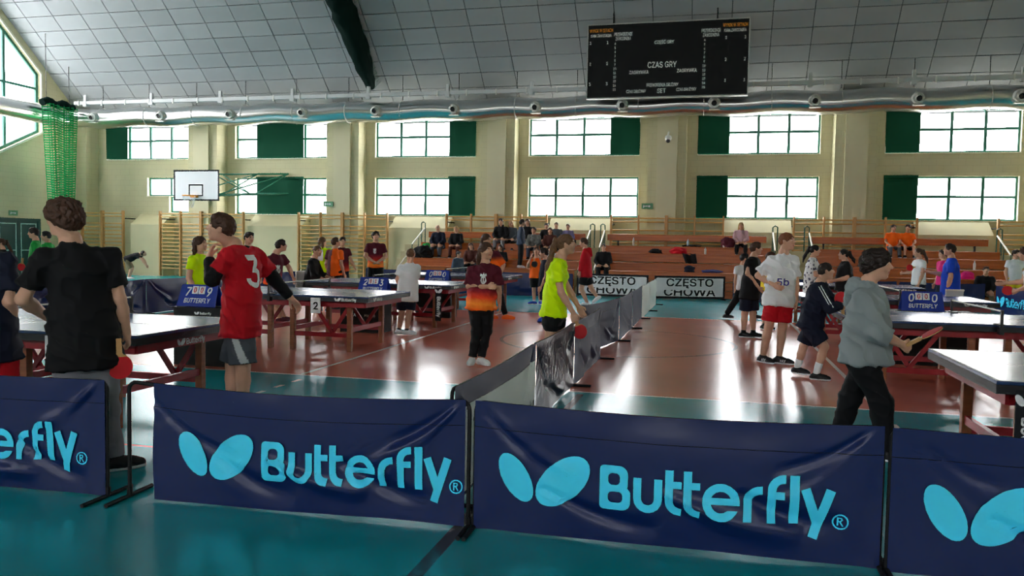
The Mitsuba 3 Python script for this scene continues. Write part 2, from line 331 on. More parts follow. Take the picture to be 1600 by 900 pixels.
# gathered divider nets under the ceiling
def net_bundle(x, y1, label):
    t = thing('divider_net', label, 'net'); ys = np.linspace(21.8, y1, 26)
    s = (ys-21.8)/(y1-21.8); r = .40*(1-.6*s**6)
    core = tube([(x+.12*math.sin(3*q), y, cz(y)-.42-.10*math.sin(q*5)) for y, q in zip(ys, s)], r, 16)
    v = core.vertices.copy(); core.vertices = v + (meshkit.fbm(v*5, 3)[:, None]-.5)*.16
    add('roll', core, 'm_net_dark', t, smooth=50)
    L = []
    for q in np.linspace(0, 1, 34):       # loose mesh beside the roll
        y = 21.8 + q*(y1-21.8); w = .32*(1-q)+.08
        L.append(tube([(x+.15, y, cz(y)-.35), (x+.3+w, y+.03, cz(y)-.12)], .006, 4, False))
    for j in range(5): L.append(tube([(x+.2+.1*j*(1.1-.8*q), y, cz(y)-.30+.05*j) for y, q in zip(ys, s)], .006, 4, False))
    add('loose_netting', cat(L), 'm_win_frame', t, kind='stuff')
    for q in (.35, .97):
        y = 21.8 + q*(y1-21.8); add('cord', tube([(x+.15, y, cz(y)-.3), (x+.15, y, cz(y)+.02)], .012, 5), 'm_dark', t)
    return t
net_bundle(-11.95, 27.05, 'dark green divider net gathered in a long roll under the sloping ceiling')
net_bundle(8.85, 26.9, 'dark gathered net hanging under the ceiling at the right edge')
# green protective net hanging in the left corner
t = thing('protective_net', 'bright green protective net hanging in folds in the left corner of the hall', 'net')
L = []
N = 15
cols = [(-23.98+.26*abs(math.sin(i*1.7)), 25.05+1.45*i/(N-1)) for i in range(N)]
for x, y in cols:
    mid = 25.85
    L.append(tube([(x, mid+(y-mid)*(1-.30*s), 6.35-3.65*s) for s in np.linspace(0, 1, 9)], .016, 4, False))
for z in np.linspace(2.75, 6.3, 40):
    s = (6.35-z)/3.65; L.append(tube([(x, 25.85+(y-25.85)*(1-.30*s), z+.03*math.sin(7*y+z)) for x, y in cols], .022, 4, False))
add('folds', cat(L), 'm_net_green', t, kind='stuff')
for y in (25.2, 26.3): add('cord', tube([(-23.92, y, 6.35), (-23.92, y, cz(y)+.02)], .012, 5), 'm_dark', t)
add('gathering', tube([(-23.92, y, 6.4+.06*math.sin(9*y)) for y in np.linspace(25.0, 26.5, 12)], .13, 10), 'm_net_dark', t, smooth=40)
# ------------------------------------------------------------------ electronic scoreboard
t = thing('scoreboard', 'large black electronic scoreboard with white lettering hanging in front of the ceiling', 'scoreboard')
SX0, SX1, SZ0, SZ1, SY = -3.965, .814, 6.056, 8.266, 25.4
add('panel', box(SX0, SX1, SY, SY+.16, SZ0, SZ1), 'm_board_black', t)
add('frame', cat([box(SX0-.03, SX1+.03, SY-.02, SY+.17, SZ1, SZ1+.035), box(SX0-.03, SX1+.03, SY-.02, SY+.17, SZ0-.035, SZ0), box(SX0-.035, SX0, SY-.02, SY+.17, SZ0, SZ1), box(SX1, SX1+.035, SY-.02, SY+.17, SZ0, SZ1)]), 'm_board_frame', t)
for x in (-3.2, -.1): add('hanger', box(x-.02, x+.02, SY+.04, SY+.08, SZ1, cz(SY)+.02 if cz(SY) > SZ1 else SZ1+.1), 'm_dark', t)
add('bracket', box(-3.0, -.2, SY+.16, SY+.5, 7.4, 7.48), 'm_dark', t)
def sbt(items, m):
    out = []
    for s, px, py, h, sx in items:      # fractions of the board face
        out.append(text(s, h, (SX0+px*(SX1-SX0), SY-.004, SZ1-py*(SZ1-SZ0)-h/2), (1, 0, 0), (0, 0, 1), True, sx))
    for q in out: add('lettering', q, m, t)
sbt([('WYNIK W SETACH', .083, .075, .10, .58), ('WYNIK W SETACH', .918, .075, .10, .58)], 'm_orange_print')
W = [('KARA ZAWODNIKA', .083, .145, .09, .56), ('KARA ZAWODNIKA', .918, .145, .09, .56), ('PRZEWINIENIE', .225, .135, .10, .55), ('ZAWODNIKA', .225, .195, .10, .55),
     ('PRZEWINIENIE', .772, .135, .10, .55), ('ZAWODNIKA', .772, .195, .10, .55), ('CZĘŚĆ GRY', .485, .265, .095, .8), ('CZAS GRY', .475, .57, .17, .75),
     ('ZAGRYWKA', .33, .665, .10, .75), ('ZAGRYWKA', .63, .66, .10, .75), ('PRZEWINIENIA DRUŻYNY', .48, .845, .10, .55), ('SET', .475, .925, .13, .8),
     ('CZAS DRUŻYNY', .315, .925, .09, .62), ('CZAS DRUŻYNY', .63, .915, .09, .62)]
for i in range(12):
    W.append((str(i+4), .175, .26+.0575*i, .07, .8)); W.append((str(i+4), .735, .26+.0575*i, .07, .8))
for i, y in enumerate((.24, .53, .81)):
    for x in (.015, .125, .865, .98): W.append((str(i+1), x, y, .09, .8))
sbt(W, 'm_grey_print')
# ------------------------------------------------------------------ basketball backboard on its wall bracket
t = thing('basketball_hoop', 'white basketball backboard with an orange rim on a green wall bracket', 'basketball hoop')
bx0, bx1, by, bz0, bz1 = -18.77, -16.97, 25.5, 2.84, 3.89
add('backboard', box(bx0, bx1, by, by+.03, bz0, bz1), 'm_white_print', t)
fr = lambda a, b, c, d, w, y: cat([box(a, b, y-.006, y, c, c+w), box(a, b, y-.006, y, d-w, d), box(a, a+w, y-.006, y, c+w, d-w), box(b-w, b, y-.006, y, c+w, d-w)])
add('border', fr(bx0-.02, bx1+.02, bz0-.02, bz1+.02, .055, by), 'm_black_print', t)
add('target_square', fr(-18.18, -17.60, 2.98, 3.40, .045, by), 'm_black_print', t)
add('rim', cat([tube([(-17.9+.225*math.cos(a), by-.38+.225*math.sin(a), 2.98) for a in np.linspace(0, 2*math.pi, 29)], .012, 6, False), box(-18.0, -17.8, by-.17, by, 2.93, 3.0)]), 'm_orange_print', t)
add('net', cat([tube([(-17.9+(.22-.09*s)*math.cos(a+s*d), by-.38+(.22-.09*s)*math.sin(a+s*d), 2.97-.4*s) for s in np.linspace(0, 1, 6)], .004, 3, False) for a in np.linspace(0, 2*math.pi, 13)[:-1] for d in (.6, -.6)]), 'm_white_print', t, kind='stuff')
A = []
for x in (-18.5, -17.2):
    for z in (3.0, 3.75): A.append(tube([(x, by+.03, z), (x+1.4, 28.25, z+.25)], .028, 6))
    A.append(tube([(x, by+.03, 3.0), (x+1.4, 28.25, 4.0)], .022, 6)); A.append(tube([(x, by+.06, 3.75), (x+.7, 26.9, 3.1)], .022, 6)); A.append(tube([(x+.7, 26.9, 3.1), (x+1.4, 28.25, 4.0)], .022, 6))
A += [tube([(-18.5, by+.04, 3.75), (-17.2, by+.04, 3.75)], .025, 6), tube([(-17.1, 28.2, 4.0), (-15.8, 28.2, 4.0)], .03, 6), tube([(-17.1, 28.2, 3.25), (-15.8, 28.2, 3.25)], .03, 6), tube([(-17.8, 26.9, 3.9), (-16.5, 26.9, 3.1)], .02, 6)]
for a in A: add('bracket_bar', a, 'm_teal_tube', t)
# camera and pipe on the pier above the fourth and fifth bay
t = thing('security_camera', 'small white security camera on the pier right of the fourth window bay', 'camera')
add('arm', tube([(-1.55, 27.5, 5.25), (-1.55, 27.3, 5.22), (-1.55, 27.2, 5.12)], .03, 8), 'm_white_metal', t)
add('dome', trimesh.creation.icosphere(2, .11).apply_translation((-1.55, 27.18, 5.02)), 'm_white_metal', t, smooth=True)
add('lens', trimesh.creation.icosphere(2, .07).apply_translation((-1.55, 27.14, 4.93)), 'm_dark', t, smooth=True)
# ------------------------------------------------------------------ wall bars
RZ = [2.42, 2.30] + [2.02-.142*i for i in range(13)]
def wall_bars(c, w, label, zmin=0, n=4):
    t = thing('wall_bars', label, 'wall bars', 'wooden wall bars along the far wall'); y = 27.42
    for i in range(n+1):
        x = c - w/2 + w*i/n; k = .045 if i != n//2 else .09
        add('upright', rbox(x-k/2-.005, x+k/2+.005, y-.05, y+.08, .02, 2.52), 'm_bar_post', t)
    rm = mikit.ply(tube([(-w/n/2+.02, 0, 0), (w/n/2-.02, 0, 0)], .020, 8), 'm_bar_wood', smooth=40)
    for i in range(n):
        for j, z in enumerate(RZ):
            if z > zmin: add('rung', rm, None, t, to=T().translate([c-w/2+w*(i+.5)/n, y-.01 if j < 2 else y+.02, z]))
    for i in (0, n): add('wall_fixing', box(c-w/2+w*i/n-.02, c-w/2+w*i/n+.02, y+.08, 27.6 if abs(i-n/2) < 1 else 28.3, 2.2, 2.24), 'm_dark', t)
wall_bars(-23.45, 1.9, 'dim wooden wall bars in the left corner of the hall', n=2)
wall_bars(-19.02, 3.6, 'wooden wall bars behind the red shirted boy, under the basketball backboard')
wall_bars(-13.17, 3.5, 'wooden wall bars behind the maroon shirted players, left of the bleachers')
wall_bars(-7.38, 3.6, 'wooden wall bars showing over the left bleachers', 1.2)
wall_bars(-1.55, 3.65, 'wooden wall bars showing over the middle bleachers', 1.2)
wall_bars(4.25, 3.6, 'wooden wall bars showing over the right bleachers', 1.2)
wall_bars(10.1, 3.6, 'wooden wall bars at the right edge beside the stair rail', 0)
# ------------------------------------------------------------------ bleachers
BY = [24.2, 24.85, 25.5, 26.15, 26.8]; BZ = [(.496, .722), (.724, .96), (1.0, 1.245), (1.25, 1.47), (1.666, 1.871)]
def bleacher(x0, x1, label):
    t = thing('bleacher', label, 'bleacher', 'wooden bleachers along the far wall')
    for k in range(4):
        z0, z1 = BZ[k]; add('plank', rbox(x0, x1, BY[k], BY[k]+.035, z0+.012, z1, .008), 'm_bench', t, 'orange brown front plank')
        add('seat_board', rbox(x0, x1, BY[k]-.02, BY[k+1]-.01 if k < 3 else BY[k]+.62, z1-.005, z1+.03, .008), 'm_bench', t)
    add('plank', rbox(x0, x1, BY[0], BY[0]+.035, .25, .485, .008), 'm_bench', t); add('plank', rbox(x0, x1, BY[0], BY[0]+.035, .02, .235, .008), 'm_bench', t)
    add('backrest', rbox(x0, x1-.1, BY[4]+.1, BY[4]+.14, BZ[4][0], BZ[4][1], .008), 'm_bench', t)
    for x in np.linspace(x0+.35, x1-.45, max(2, int((x1-x0)/1.8))): add('support', box(x-.025, x+.025, BY[4]+.14, BY[4]+.19, 1.49, 1.8), 'm_dark', t)
    for x in (x0+.03, x1-.03):
        pr = Polygon([(BY[0]+.04, 0), (BY[3]+.62, 0), (BY[3]+.62, 1.46)] + [q for k in (3, 2, 1, 0) for q in ((BY[k]+.04, BZ[k][1]-.01), (BY[k]+.04, BZ[k][1]-.25))])
        m = flat(pr.buffer(0), .03); v = m.vertices.copy(); m.vertices = np.c_[x-.015+v[:, 2], v[:, 0], v[:, 1]]; m.fix_normals(); add('side_panel', m, 'm_beige', t)
bleacher(-9.65, -4.05, 'left orange brown wooden bleacher crowded with spectators')
bleacher(-3.42, 1.7, 'middle wooden bleacher, nearly empty, with bottles and clothes on it')
bleacher(2.95, 8.0, 'right wooden bleacher behind the boy in the blue shirt')
for a, b, lab in ((-10.3, -9.67, 'narrow stair at the left end of the bleachers'), (-4.03, -3.44, 'stair between the left and the middle bleacher'), (1.72, 2.93, 'stair between the middle and the right bleacher'), (8.02, 9.4, 'stair at the right end of the bleachers')):
    t = thing('bleacher_stair', lab, 'stairs')
    for k in range(6): add('step', box(a+.01, b-.01, 24.3+.4*k, 27.3, .235*k, .235*(k+1)), 'm_step', t)
def stair_rail(x, lab, z=0, side=1):
    t = thing('stair_railing', lab, 'railing', None)
    P = [(x, 26.85, 1.41), (x, 26.85, 2.16), (x+.07*side, 26.85, 2.20), (x+.14*side, 26.85, 2.16), (x+.14*side, 26.85, 1.41)]
    add('loop_post', tube(P, .02, 8), 'm_rail_green', t, smooth=40)
    add('handrail', tube([(x, 26.8, 1.98), (x, 25.6, 1.42)], .026, 8), 'm_hand_rail', t, smooth=40)
    add('handrail', tube([(x, 25.45, 1.2), (x, 24.45, .72)], .026, 8), 'm_hand_rail', t, smooth=40)
    for y, z0, z1 in ((25.6, .74, 1.42), (26.2, 1.0, 1.70), (25.4, .6, 1.18), (24.45, 0, .74), (26.5, 1.2, 1.85)): add('post', tube([(x, y, max(z0, .235*(int((y-24.3)/.4)+1) if y > 24.3 else 0)), (x, y, z1)], .016, 8), 'm_rail_green', t, smooth=40)
stair_rail(-9.76, 'stair railing beside the bald man at the left end of the bleachers', side=-1)
stair_rail(-3.98, 'stair railing right of the left bleacher, behind the boy in red', side=1)
stair_rail(-3.50, 'stair railing left of the middle bleacher, above the man in black', side=-1)
stair_rail(1.78, 'stair railing at the right end of the middle bleacher', side=1)
stair_rail(2.86, 'stair railing at the left end of the right bleacher', side=-1)
stair_rail(8.10, 'stair railing at the right end of the right bleacher', side=1)
stair_rail(9.1, 'outer stair railing near the right edge, beside the white shirted kid')
# ------------------------------------------------------------------ lettering of the barriers and tables, cap height 1
def glyphs():
    w = .09; G = []
    def st(pts, b=w): return LineString(pts).buffer(b, cap_style=2, join_style=1, quad_segs=6)
    rr = lambda a, b, c, d, r: sbox(a+r, b+r, c-r, d-r).buffer(r, quad_segs=6)
    x = 0
    B = rr(0, 0, .70, .56, .2).union(rr(0, .40, .64, 1, .2)).union(rr(0, 0, .4, 1, .1))
    B = B.difference(rr(.19, .17, .52, .42, .10)).difference(rr(.19, .57, .46, .83, .10)); G.append((B, 0))
    u = st([(.09, .78), (.09, .32)] + arc((.32, .32), .23, 180, 360) + [(.55, .32), (.55, .78)]); G.append((u, .76))
    def tt():
        return unary_union([st([(.09, 1.0), (.09, .32)] + arc((.32, .32), .23, 180, 262, 7) + [(.36, .085)]), sbox(.15, .60, .36, .76)])
    G.append((tt(), 1.46)); G.append((tt(), 1.86))
    ring = Point(.41, .38).buffer(.40, quad_segs=12).difference(Point(.41, .38).buffer(.225, quad_segs=12))
    e = ring.union(sbox(.12, .315, .72, .465)).difference(sbox(.40, .205, .9, .315)); G.append((e, 2.26))
    G.append((st([(.09, 0), (.09, .40)] + arc((.38, .40), .29, 180, 95, 8) + [(.40, .69)]), 3.14))
    G.append((unary_union([st([(.13, 0), (.13, .70)] + arc((.38, .70), .25, 180, 95, 8) + [(.42, .95)]), sbox(.04, .52, .40, .68)]), 3.60))
    G.append((sbox(0, 0, .20, 1.04), 4.10))
    G.append((unary_union([st([(.08, .78), (.34, .05)], .1), st([(.60, .78), (.25, -.27)], .1)]), 4.34))
    return unary_union([affinity.translate(g, dx, 0) for g, dx in G])
WORD = glyphs()
def ell(cx, cy, a, b, rot): return affinity.rotate(affinity.scale(Point(0, 0).buffer(1, quad_segs=14), a, b), rot).__class__(affinity.translate(affinity.rotate(affinity.scale(Point(0, 0).buffer(1, quad_segs=14), a, b), rot), cx, cy))
WINGS = unary_union([ell(-1.96, .50, .60, .32, -58), ell(-.86, .52, .76, .43, 42)])
REG = unary_union([Point(5.15, .12).buffer(.17).difference(Point(5.15, .12).buffer(.135)), unary_union([sbox(5.08, .03, 5.115, .22), LineString([(5.1, .205), (5.17, .2), (5.19, .165), (5.16, .13), (5.1, .125)]).buffer(.016), LineString([(5.14, .125), (5.2, .035)]).buffer(.017)])])
LOGO = unary_union([WINGS, WORD, REG])
def logo_tris(poly, cap, x0, y0, maxlen=None):
    ms = []
    for q in getattr(poly, 'geoms', [poly]):
        V, F = trimesh.creation.triangulate_polygon(q.simplify(.006), engine='earcut'); ms.append(trimesh.Trimesh(np.c_[V, np.zeros(len(V))], F, process=False))
    m = cat(ms); v = m.vertices*cap + [x0, y0, 0]
    if maxlen:
        v, f = trimesh.remesh.subdivide_to_size(v, m.faces, maxlen, max_iter=12); return v, f
    return v, m.faces
def flat_logo(cap, o, right, up, poly=None, off=.0015):
    poly = unary_union([WINGS, WORD]) if poly is None else poly
    v, f = logo_tris(poly, cap, 0, 0); v = v.copy(); v[:, 2] = off
    m = trimesh.Trimesh(v, f, process=False); m.apply_transform(frame_of(o, right, up)); return m
# ------------------------------------------------------------------ barriers: tube frame, feet, cloth, printed logo
BW, BH = 2.08, .665
def barrier(p0, p1, label, seed=0, cloth='m_navy_cloth', logo=True, front=1, group=None, cl=(0., 2.3), folds=1.0, panel=None, detail=True, hem=.008, amp=.016, wordpos=(.62, .19, .222), droop=.016, feet=.20, crinkle=0, lsx=1., logo_mat='m_cyan'):
    """p0, p1: feet on the floor; the printed side looks to the right of p0->p1 (front=1)"""
    t = thing('barrier', label, 'barrier', group); p0 = np.array([*p0, 0.]); p1 = np.array([*p1, 0.]); L = np.linalg.norm(p1-p0); d = (p1-p0)/L
    nrm = np.array([d[1], -d[0], 0])*front
    r = .045; top = [p0 + [0, 0, .03]] + [p0 + d*(r-r*math.cos(a)) + [0, 0, BH-r+r*math.sin(a)] for a in np.linspace(0, math.pi/2, 6)]
    top += [p0 + d*L*q + [0, 0, BH-droop*math.sin(math.pi*q)] for q in np.linspace(.08, .92, 9)]; top += [p1 - d*(r-r*math.sin(a)) + [0, 0, BH-r+r*math.cos(a)] for a in np.linspace(0, math.pi/2, 6)] + [p1 + [0, 0, .03]]
    add('frame', tube(top, .011, 8), 'm_black_tube', t, smooth=50)
    for q in (p0, p1): add('foot', cat([tube([q-nrm*feet+[0, 0, .012], q+nrm*feet+[0, 0, .012]], .012, 8), tube([q+[0, 0, .01], q+[0, 0, .06]], .016, 8)]), 'm_black_tube', t)
    cr = np.random.default_rng(100+seed); creases = []
    for q in range(4): creases.append((.03, BH, .25+.45*cr.random()+.12*q, BH*(.62-.22*q*cr.random()-.1*q), .022+.016*cr.random(), .042*(1 if q % 2 else -1)*(.6+.6*cr.random()))); creases.append((L-.03, BH, L-.25-.45*cr.random()-.12*q, BH*(.62-.22*q*cr.random()-.1*q), .022+.016*cr.random(), .042*(1 if q % 2 else -1)*(.6+.6*cr.random())))
    for q in range(3): a_ = L*(.15+.25*q+.15*cr.random()); creases.append((a_, BH*(.5-.25*cr.random()), a_+.55+.3*cr.random(), BH*(.10+.2*cr.random()), .035+.02*cr.random(), .036*(1 if q % 2 else -1)))
    nu, nv = (130, 44) if detail else (36, 12); u = np.linspace(cl[0], min(cl[1], L), nu); v = np.linspace(0, 1, nv)
    def surf(uu, vv, off=0.):
        """uu metres along, vv from 0 at the hem to 1 at the top rail"""
        s = uu/L; z = hem + (BH+.012-hem)*vv
        sag = droop*np.sin(math.pi*s)
        pt = np.stack([uu*2.2+seed*7.3, vv*1.5+seed, np.full_like(uu, seed*1.7)], -1)
        w = amp*(meshkit.fbm(pt, 2, seed)-.5)*2.2
        for x0, y0, x1, y1, sg, A in creases:
            ex, ey = x1-x0, y1-y0; l2 = ex*ex+ey*ey; q = np.clip(((uu-x0)*ex+(vv*BH-y0)*ey)/l2, 0, 1); cx, cy = x0+q*ex, y0+q*ey+.06*np.sin(q*math.pi)*(-1 if y1 < y0 else 1)
            dd = np.hypot(uu-cx, vv*BH-cy); w = w+A*np.exp(-(dd/(sg*(.45+q)))**2)*np.sin(np.clip(q*1.1+.12, 0, 1)*math.pi)**.7
        w = folds*w*np.clip((1-vv)*7, 0, 1)*np.clip(uu*12, .1, 1)*np.clip((L-uu)*12, .1, 1) + crinkle*.006*np.sin(uu*95+6*np.sin(vv*5+uu*9))*vv*np.clip((1-vv)*9, 0, 1)
        bulge = .018 + .025*np.sin(math.pi*s)*np.sin(math.pi*np.clip(vv, 0, 1))*folds
        h = w + bulge
        z = z - sag*vv**.5 + .006*(1-vv)*np.sin(3.3*uu+seed*1.3)
        P = p0 + uu[..., None]*d + (h+off)[..., None]*nrm; P[..., 2] = np.maximum(z, .006); return P
    U, V = np.meshgrid(u, v); P = surf(U, V).reshape(-1, 3); i = np.arange((nv-1)*nu).reshape(nv-1, nu)[:, :-1].ravel()
    F = np.stack([i, i+1, i+1+nu, i+nu], 1)
    if panel:     # a white panel sewn into the cloth between u0..u1, v0..v1
        u0, u1, v0, v1, pm = panel; U2, V2 = np.meshgrid(np.linspace(u0, u1, 50), np.linspace(v0, v1, 18)); P2 = surf(U2, V2, .004).reshape(-1, 3)
        j = np.arange(17*50).reshape(17, 50)[:, :-1].ravel(); add('panel', (P2, np.stack([j, j+1, j+51, j+50], 1)), pm, t, 'white panel', smooth=True)
    add('cloth', (P, F), cloth, t, smooth=True)
    if detail: add('seam', tube(surf(u, np.full_like(u, .80), .0005), .0016, 4, False), 'm_black_tube', t)
    if logo:
        x0, z0, cap = wordpos; v, f = logo_tris(LOGO, cap, 0, z0, .035 if detail else .25); v = v*[lsx, 1, 1]+[x0, 0, 0]
        sgn = v[:, 0] if front == 1 else v[:, 0]
        Q = surf(np.clip(sgn, .02, L-.02), (v[:, 1]-hem)/(BH-hem), .009); add('printed_logo', (Q, f), logo_mat, t, 'light blue wing shapes and lettering', smooth=True)
    return t, surf
G1 = None
barrier((-5.38, 3.88), (-3.315, 3.90), 'navy barrier at the left edge with lettering cut by the frame', 1, wordpos=(.80, .19, .222), lsx=.98)
barrier((-3.20, 3.94), (-1.205, 4.02), 'navy barrier with light blue wings and lettering, left of the two full front ones', 2, cl=(.17, 1.98), wordpos=(.845, .19, .222), lsx=.955, droop=.034)
barrier((-1.17, 4.02), (.79, 4.04), 'navy barrier with light blue wings and lettering, right of the two full front ones', 3, wordpos=(.655, .19, .225), lsx=.972, droop=.026)
barrier((.82, 4.02), (2.90, 4.06), 'navy barrier at the right edge showing only the two light blue wings', 4, wordpos=(.67, .19, .23), lsx=.97)
# the divider between the two halves of the court
DV = [4.32, 6.50, 8.42, 10.60, 12.71, 14.75, 16.86, 18.97, 21.1]
t5, sf5 = barrier((-1.40, DV[0]), (-1.41, DV[1]), 'divider barrier with a white printed panel, next to the front row', 5, 'm_band_navy', False, panel=(.1, 2.12, .04, .80, 'm_white_cloth'))
t, sf = barrier((-1.41, DV[1]+.025), (-1.41, DV[2]), 'divider barrier in crumpled shiny dark foil, beside the girl in neon yellow', 6, 'm_foil', False, folds=1.3, amp=.03, crinkle=1.)
t, sf = barrier((-1.41, DV[2]+.025), (-1.42, DV[3]), 'grey blue divider barrier behind the red paddle of the neon girl', 7, 'm_grey_cloth', False, folds=1.4)
barrier((-1.72, DV[3]+.25), (-1.42, DV[4]), 'grey blue divider barrier standing askew in the middle of the court', 8, 'm_grey_cloth', False, folds=1.2)
barrier((-1.42, DV[4]+.025), (-1.41, DV[5]), 'grey blue divider barrier, fifth from the front row', 9, 'm_grey_cloth', False, detail=False)
barrier((-1.41, DV[5]+.025), (-1.42, DV[6]), 'grey blue divider barrier, sixth from the front row', 10, 'm_grey_cloth', False, detail=False)
barrier((-1.42, DV[6]+.025), (-1.42, DV[7]), 'pale divider barrier with a white panel, seventh from the front row', 11, 'm_white_cloth', False, detail=False)
barrier((-1.42, DV[7]+.025), (-1.42, DV[8]), 'far pale divider barrier before the white lettered boards', 12, 'm_white_cloth', False, detail=False)
pm_ = text('k.p', .115, (0, 0, 0), (1, 0, 0), (0, 1, 0), True, depth=.001); vv_, ff_ = trimesh.remesh.subdivide_to_size(pm_.vertices, pm_.faces, .05); add('printed_text', (sf5(2.02+vv_[:, 0], (.13+vv_[:, 1])/BH, .008+0*vv_[:, 0]), ff_), 'm_black_print', t5)
for i in range(4): barrier((-12.30+2.12*i, 22.85), (-10.22+2.12*i, 22.85), f'far navy barrier behind the left tables, {["", "leftmost of its row", "in the middle of its row", "beside the lettered boards"][i]}', 20+i, logo=False, detail=False) if i > 0 else None
for i in range(-1, 5): barrier((-10.75, 11.6+2.12*i), (-10.72, 13.68+2.12*i), f'dark navy side barrier left of the tables, {["second from the camera", "third from the camera", "fourth from the camera", "fifth from the camera", "farthest of its row", "nearest to the camera"][i]}', 30+i, logo=False, detail=(i < 2), folds=1.6, amp=.045, front=1)
for i in range(3): barrier((.55+2.12*i, 23.35), (2.6+2.12*i, 23.40), f'far navy barrier below the right bleacher, {["nearest the lettered board", "in the middle", "behind the blue shirted boy"][i]}', 40+i, logo=False, detail=False)
barrier((6.86, 22.55), (7.06, 20.5), 'blue barrier with light blue wings at the right edge, beside the seated kid in black', 60, wordpos=(.62, .19, .215), detail=False)
barrier((7.08, 20.4), (7.2, 18.4), 'blue side barrier past the right edge', 61, detail=False)
# ------------------------------------------------------------------ boards with the town's name
def town_board(x0, y0, x1, y1, lab):
    t = thing('advertising_board', lab, 'board'); a, b = np.array([x0, y0, 0.]), np.array([x1, y1, 0.]); d = (b-a)/np.linalg.norm(b-a); L = np.linalg.norm(b-a); nr = np.array([d[1], -d[0], 0]); c = (a+b)/2
    M = frame_of(a, d, (0, 0, 1))
    def pl(q, dep, off): m = flat(q, dep); m.apply_translation((0, 0, off)); m.apply_transform(M); return m
    add('panel', pl(sbox(.03, .07, L-.03, .64), .02, 0), 'm_white_card', t)
    add('border', pl(sbox(0, .03, L, .67).difference(sbox(.05, .09, L-.05, .615)), .03, 0), 'm_black_tube', t)
    up = (0, 0, 1); o = c + nr*.023
    top = text('CZĘSTO', .205, o+[0, 0, .385], d, up, True, 1.22)
    lo = text('CHOWA', .205, o+[0, 0, .115], d, up, True, 1.36)
    lo = trimesh.intersections.slice_mesh_plane(lo, [0, 0, -1], [0, 0, .27])
    add('lettering', cat([top, lo]), 'm_black_print', t)
    for q in (a+d*.02, b-d*.02): add('foot', tube([q-nr*.18+[0, 0, .014], q+nr*.18+[0, 0, .014]], .014, 6), 'm_black_tube', t)
town_board(-1.60, 23.3, .33, 23.9, 'white board with black capital lettering, right of the court divider')
town_board(-3.86, 23.6, -1.78, 23.45, 'white board with black capital lettering, partly hidden by the court divider')
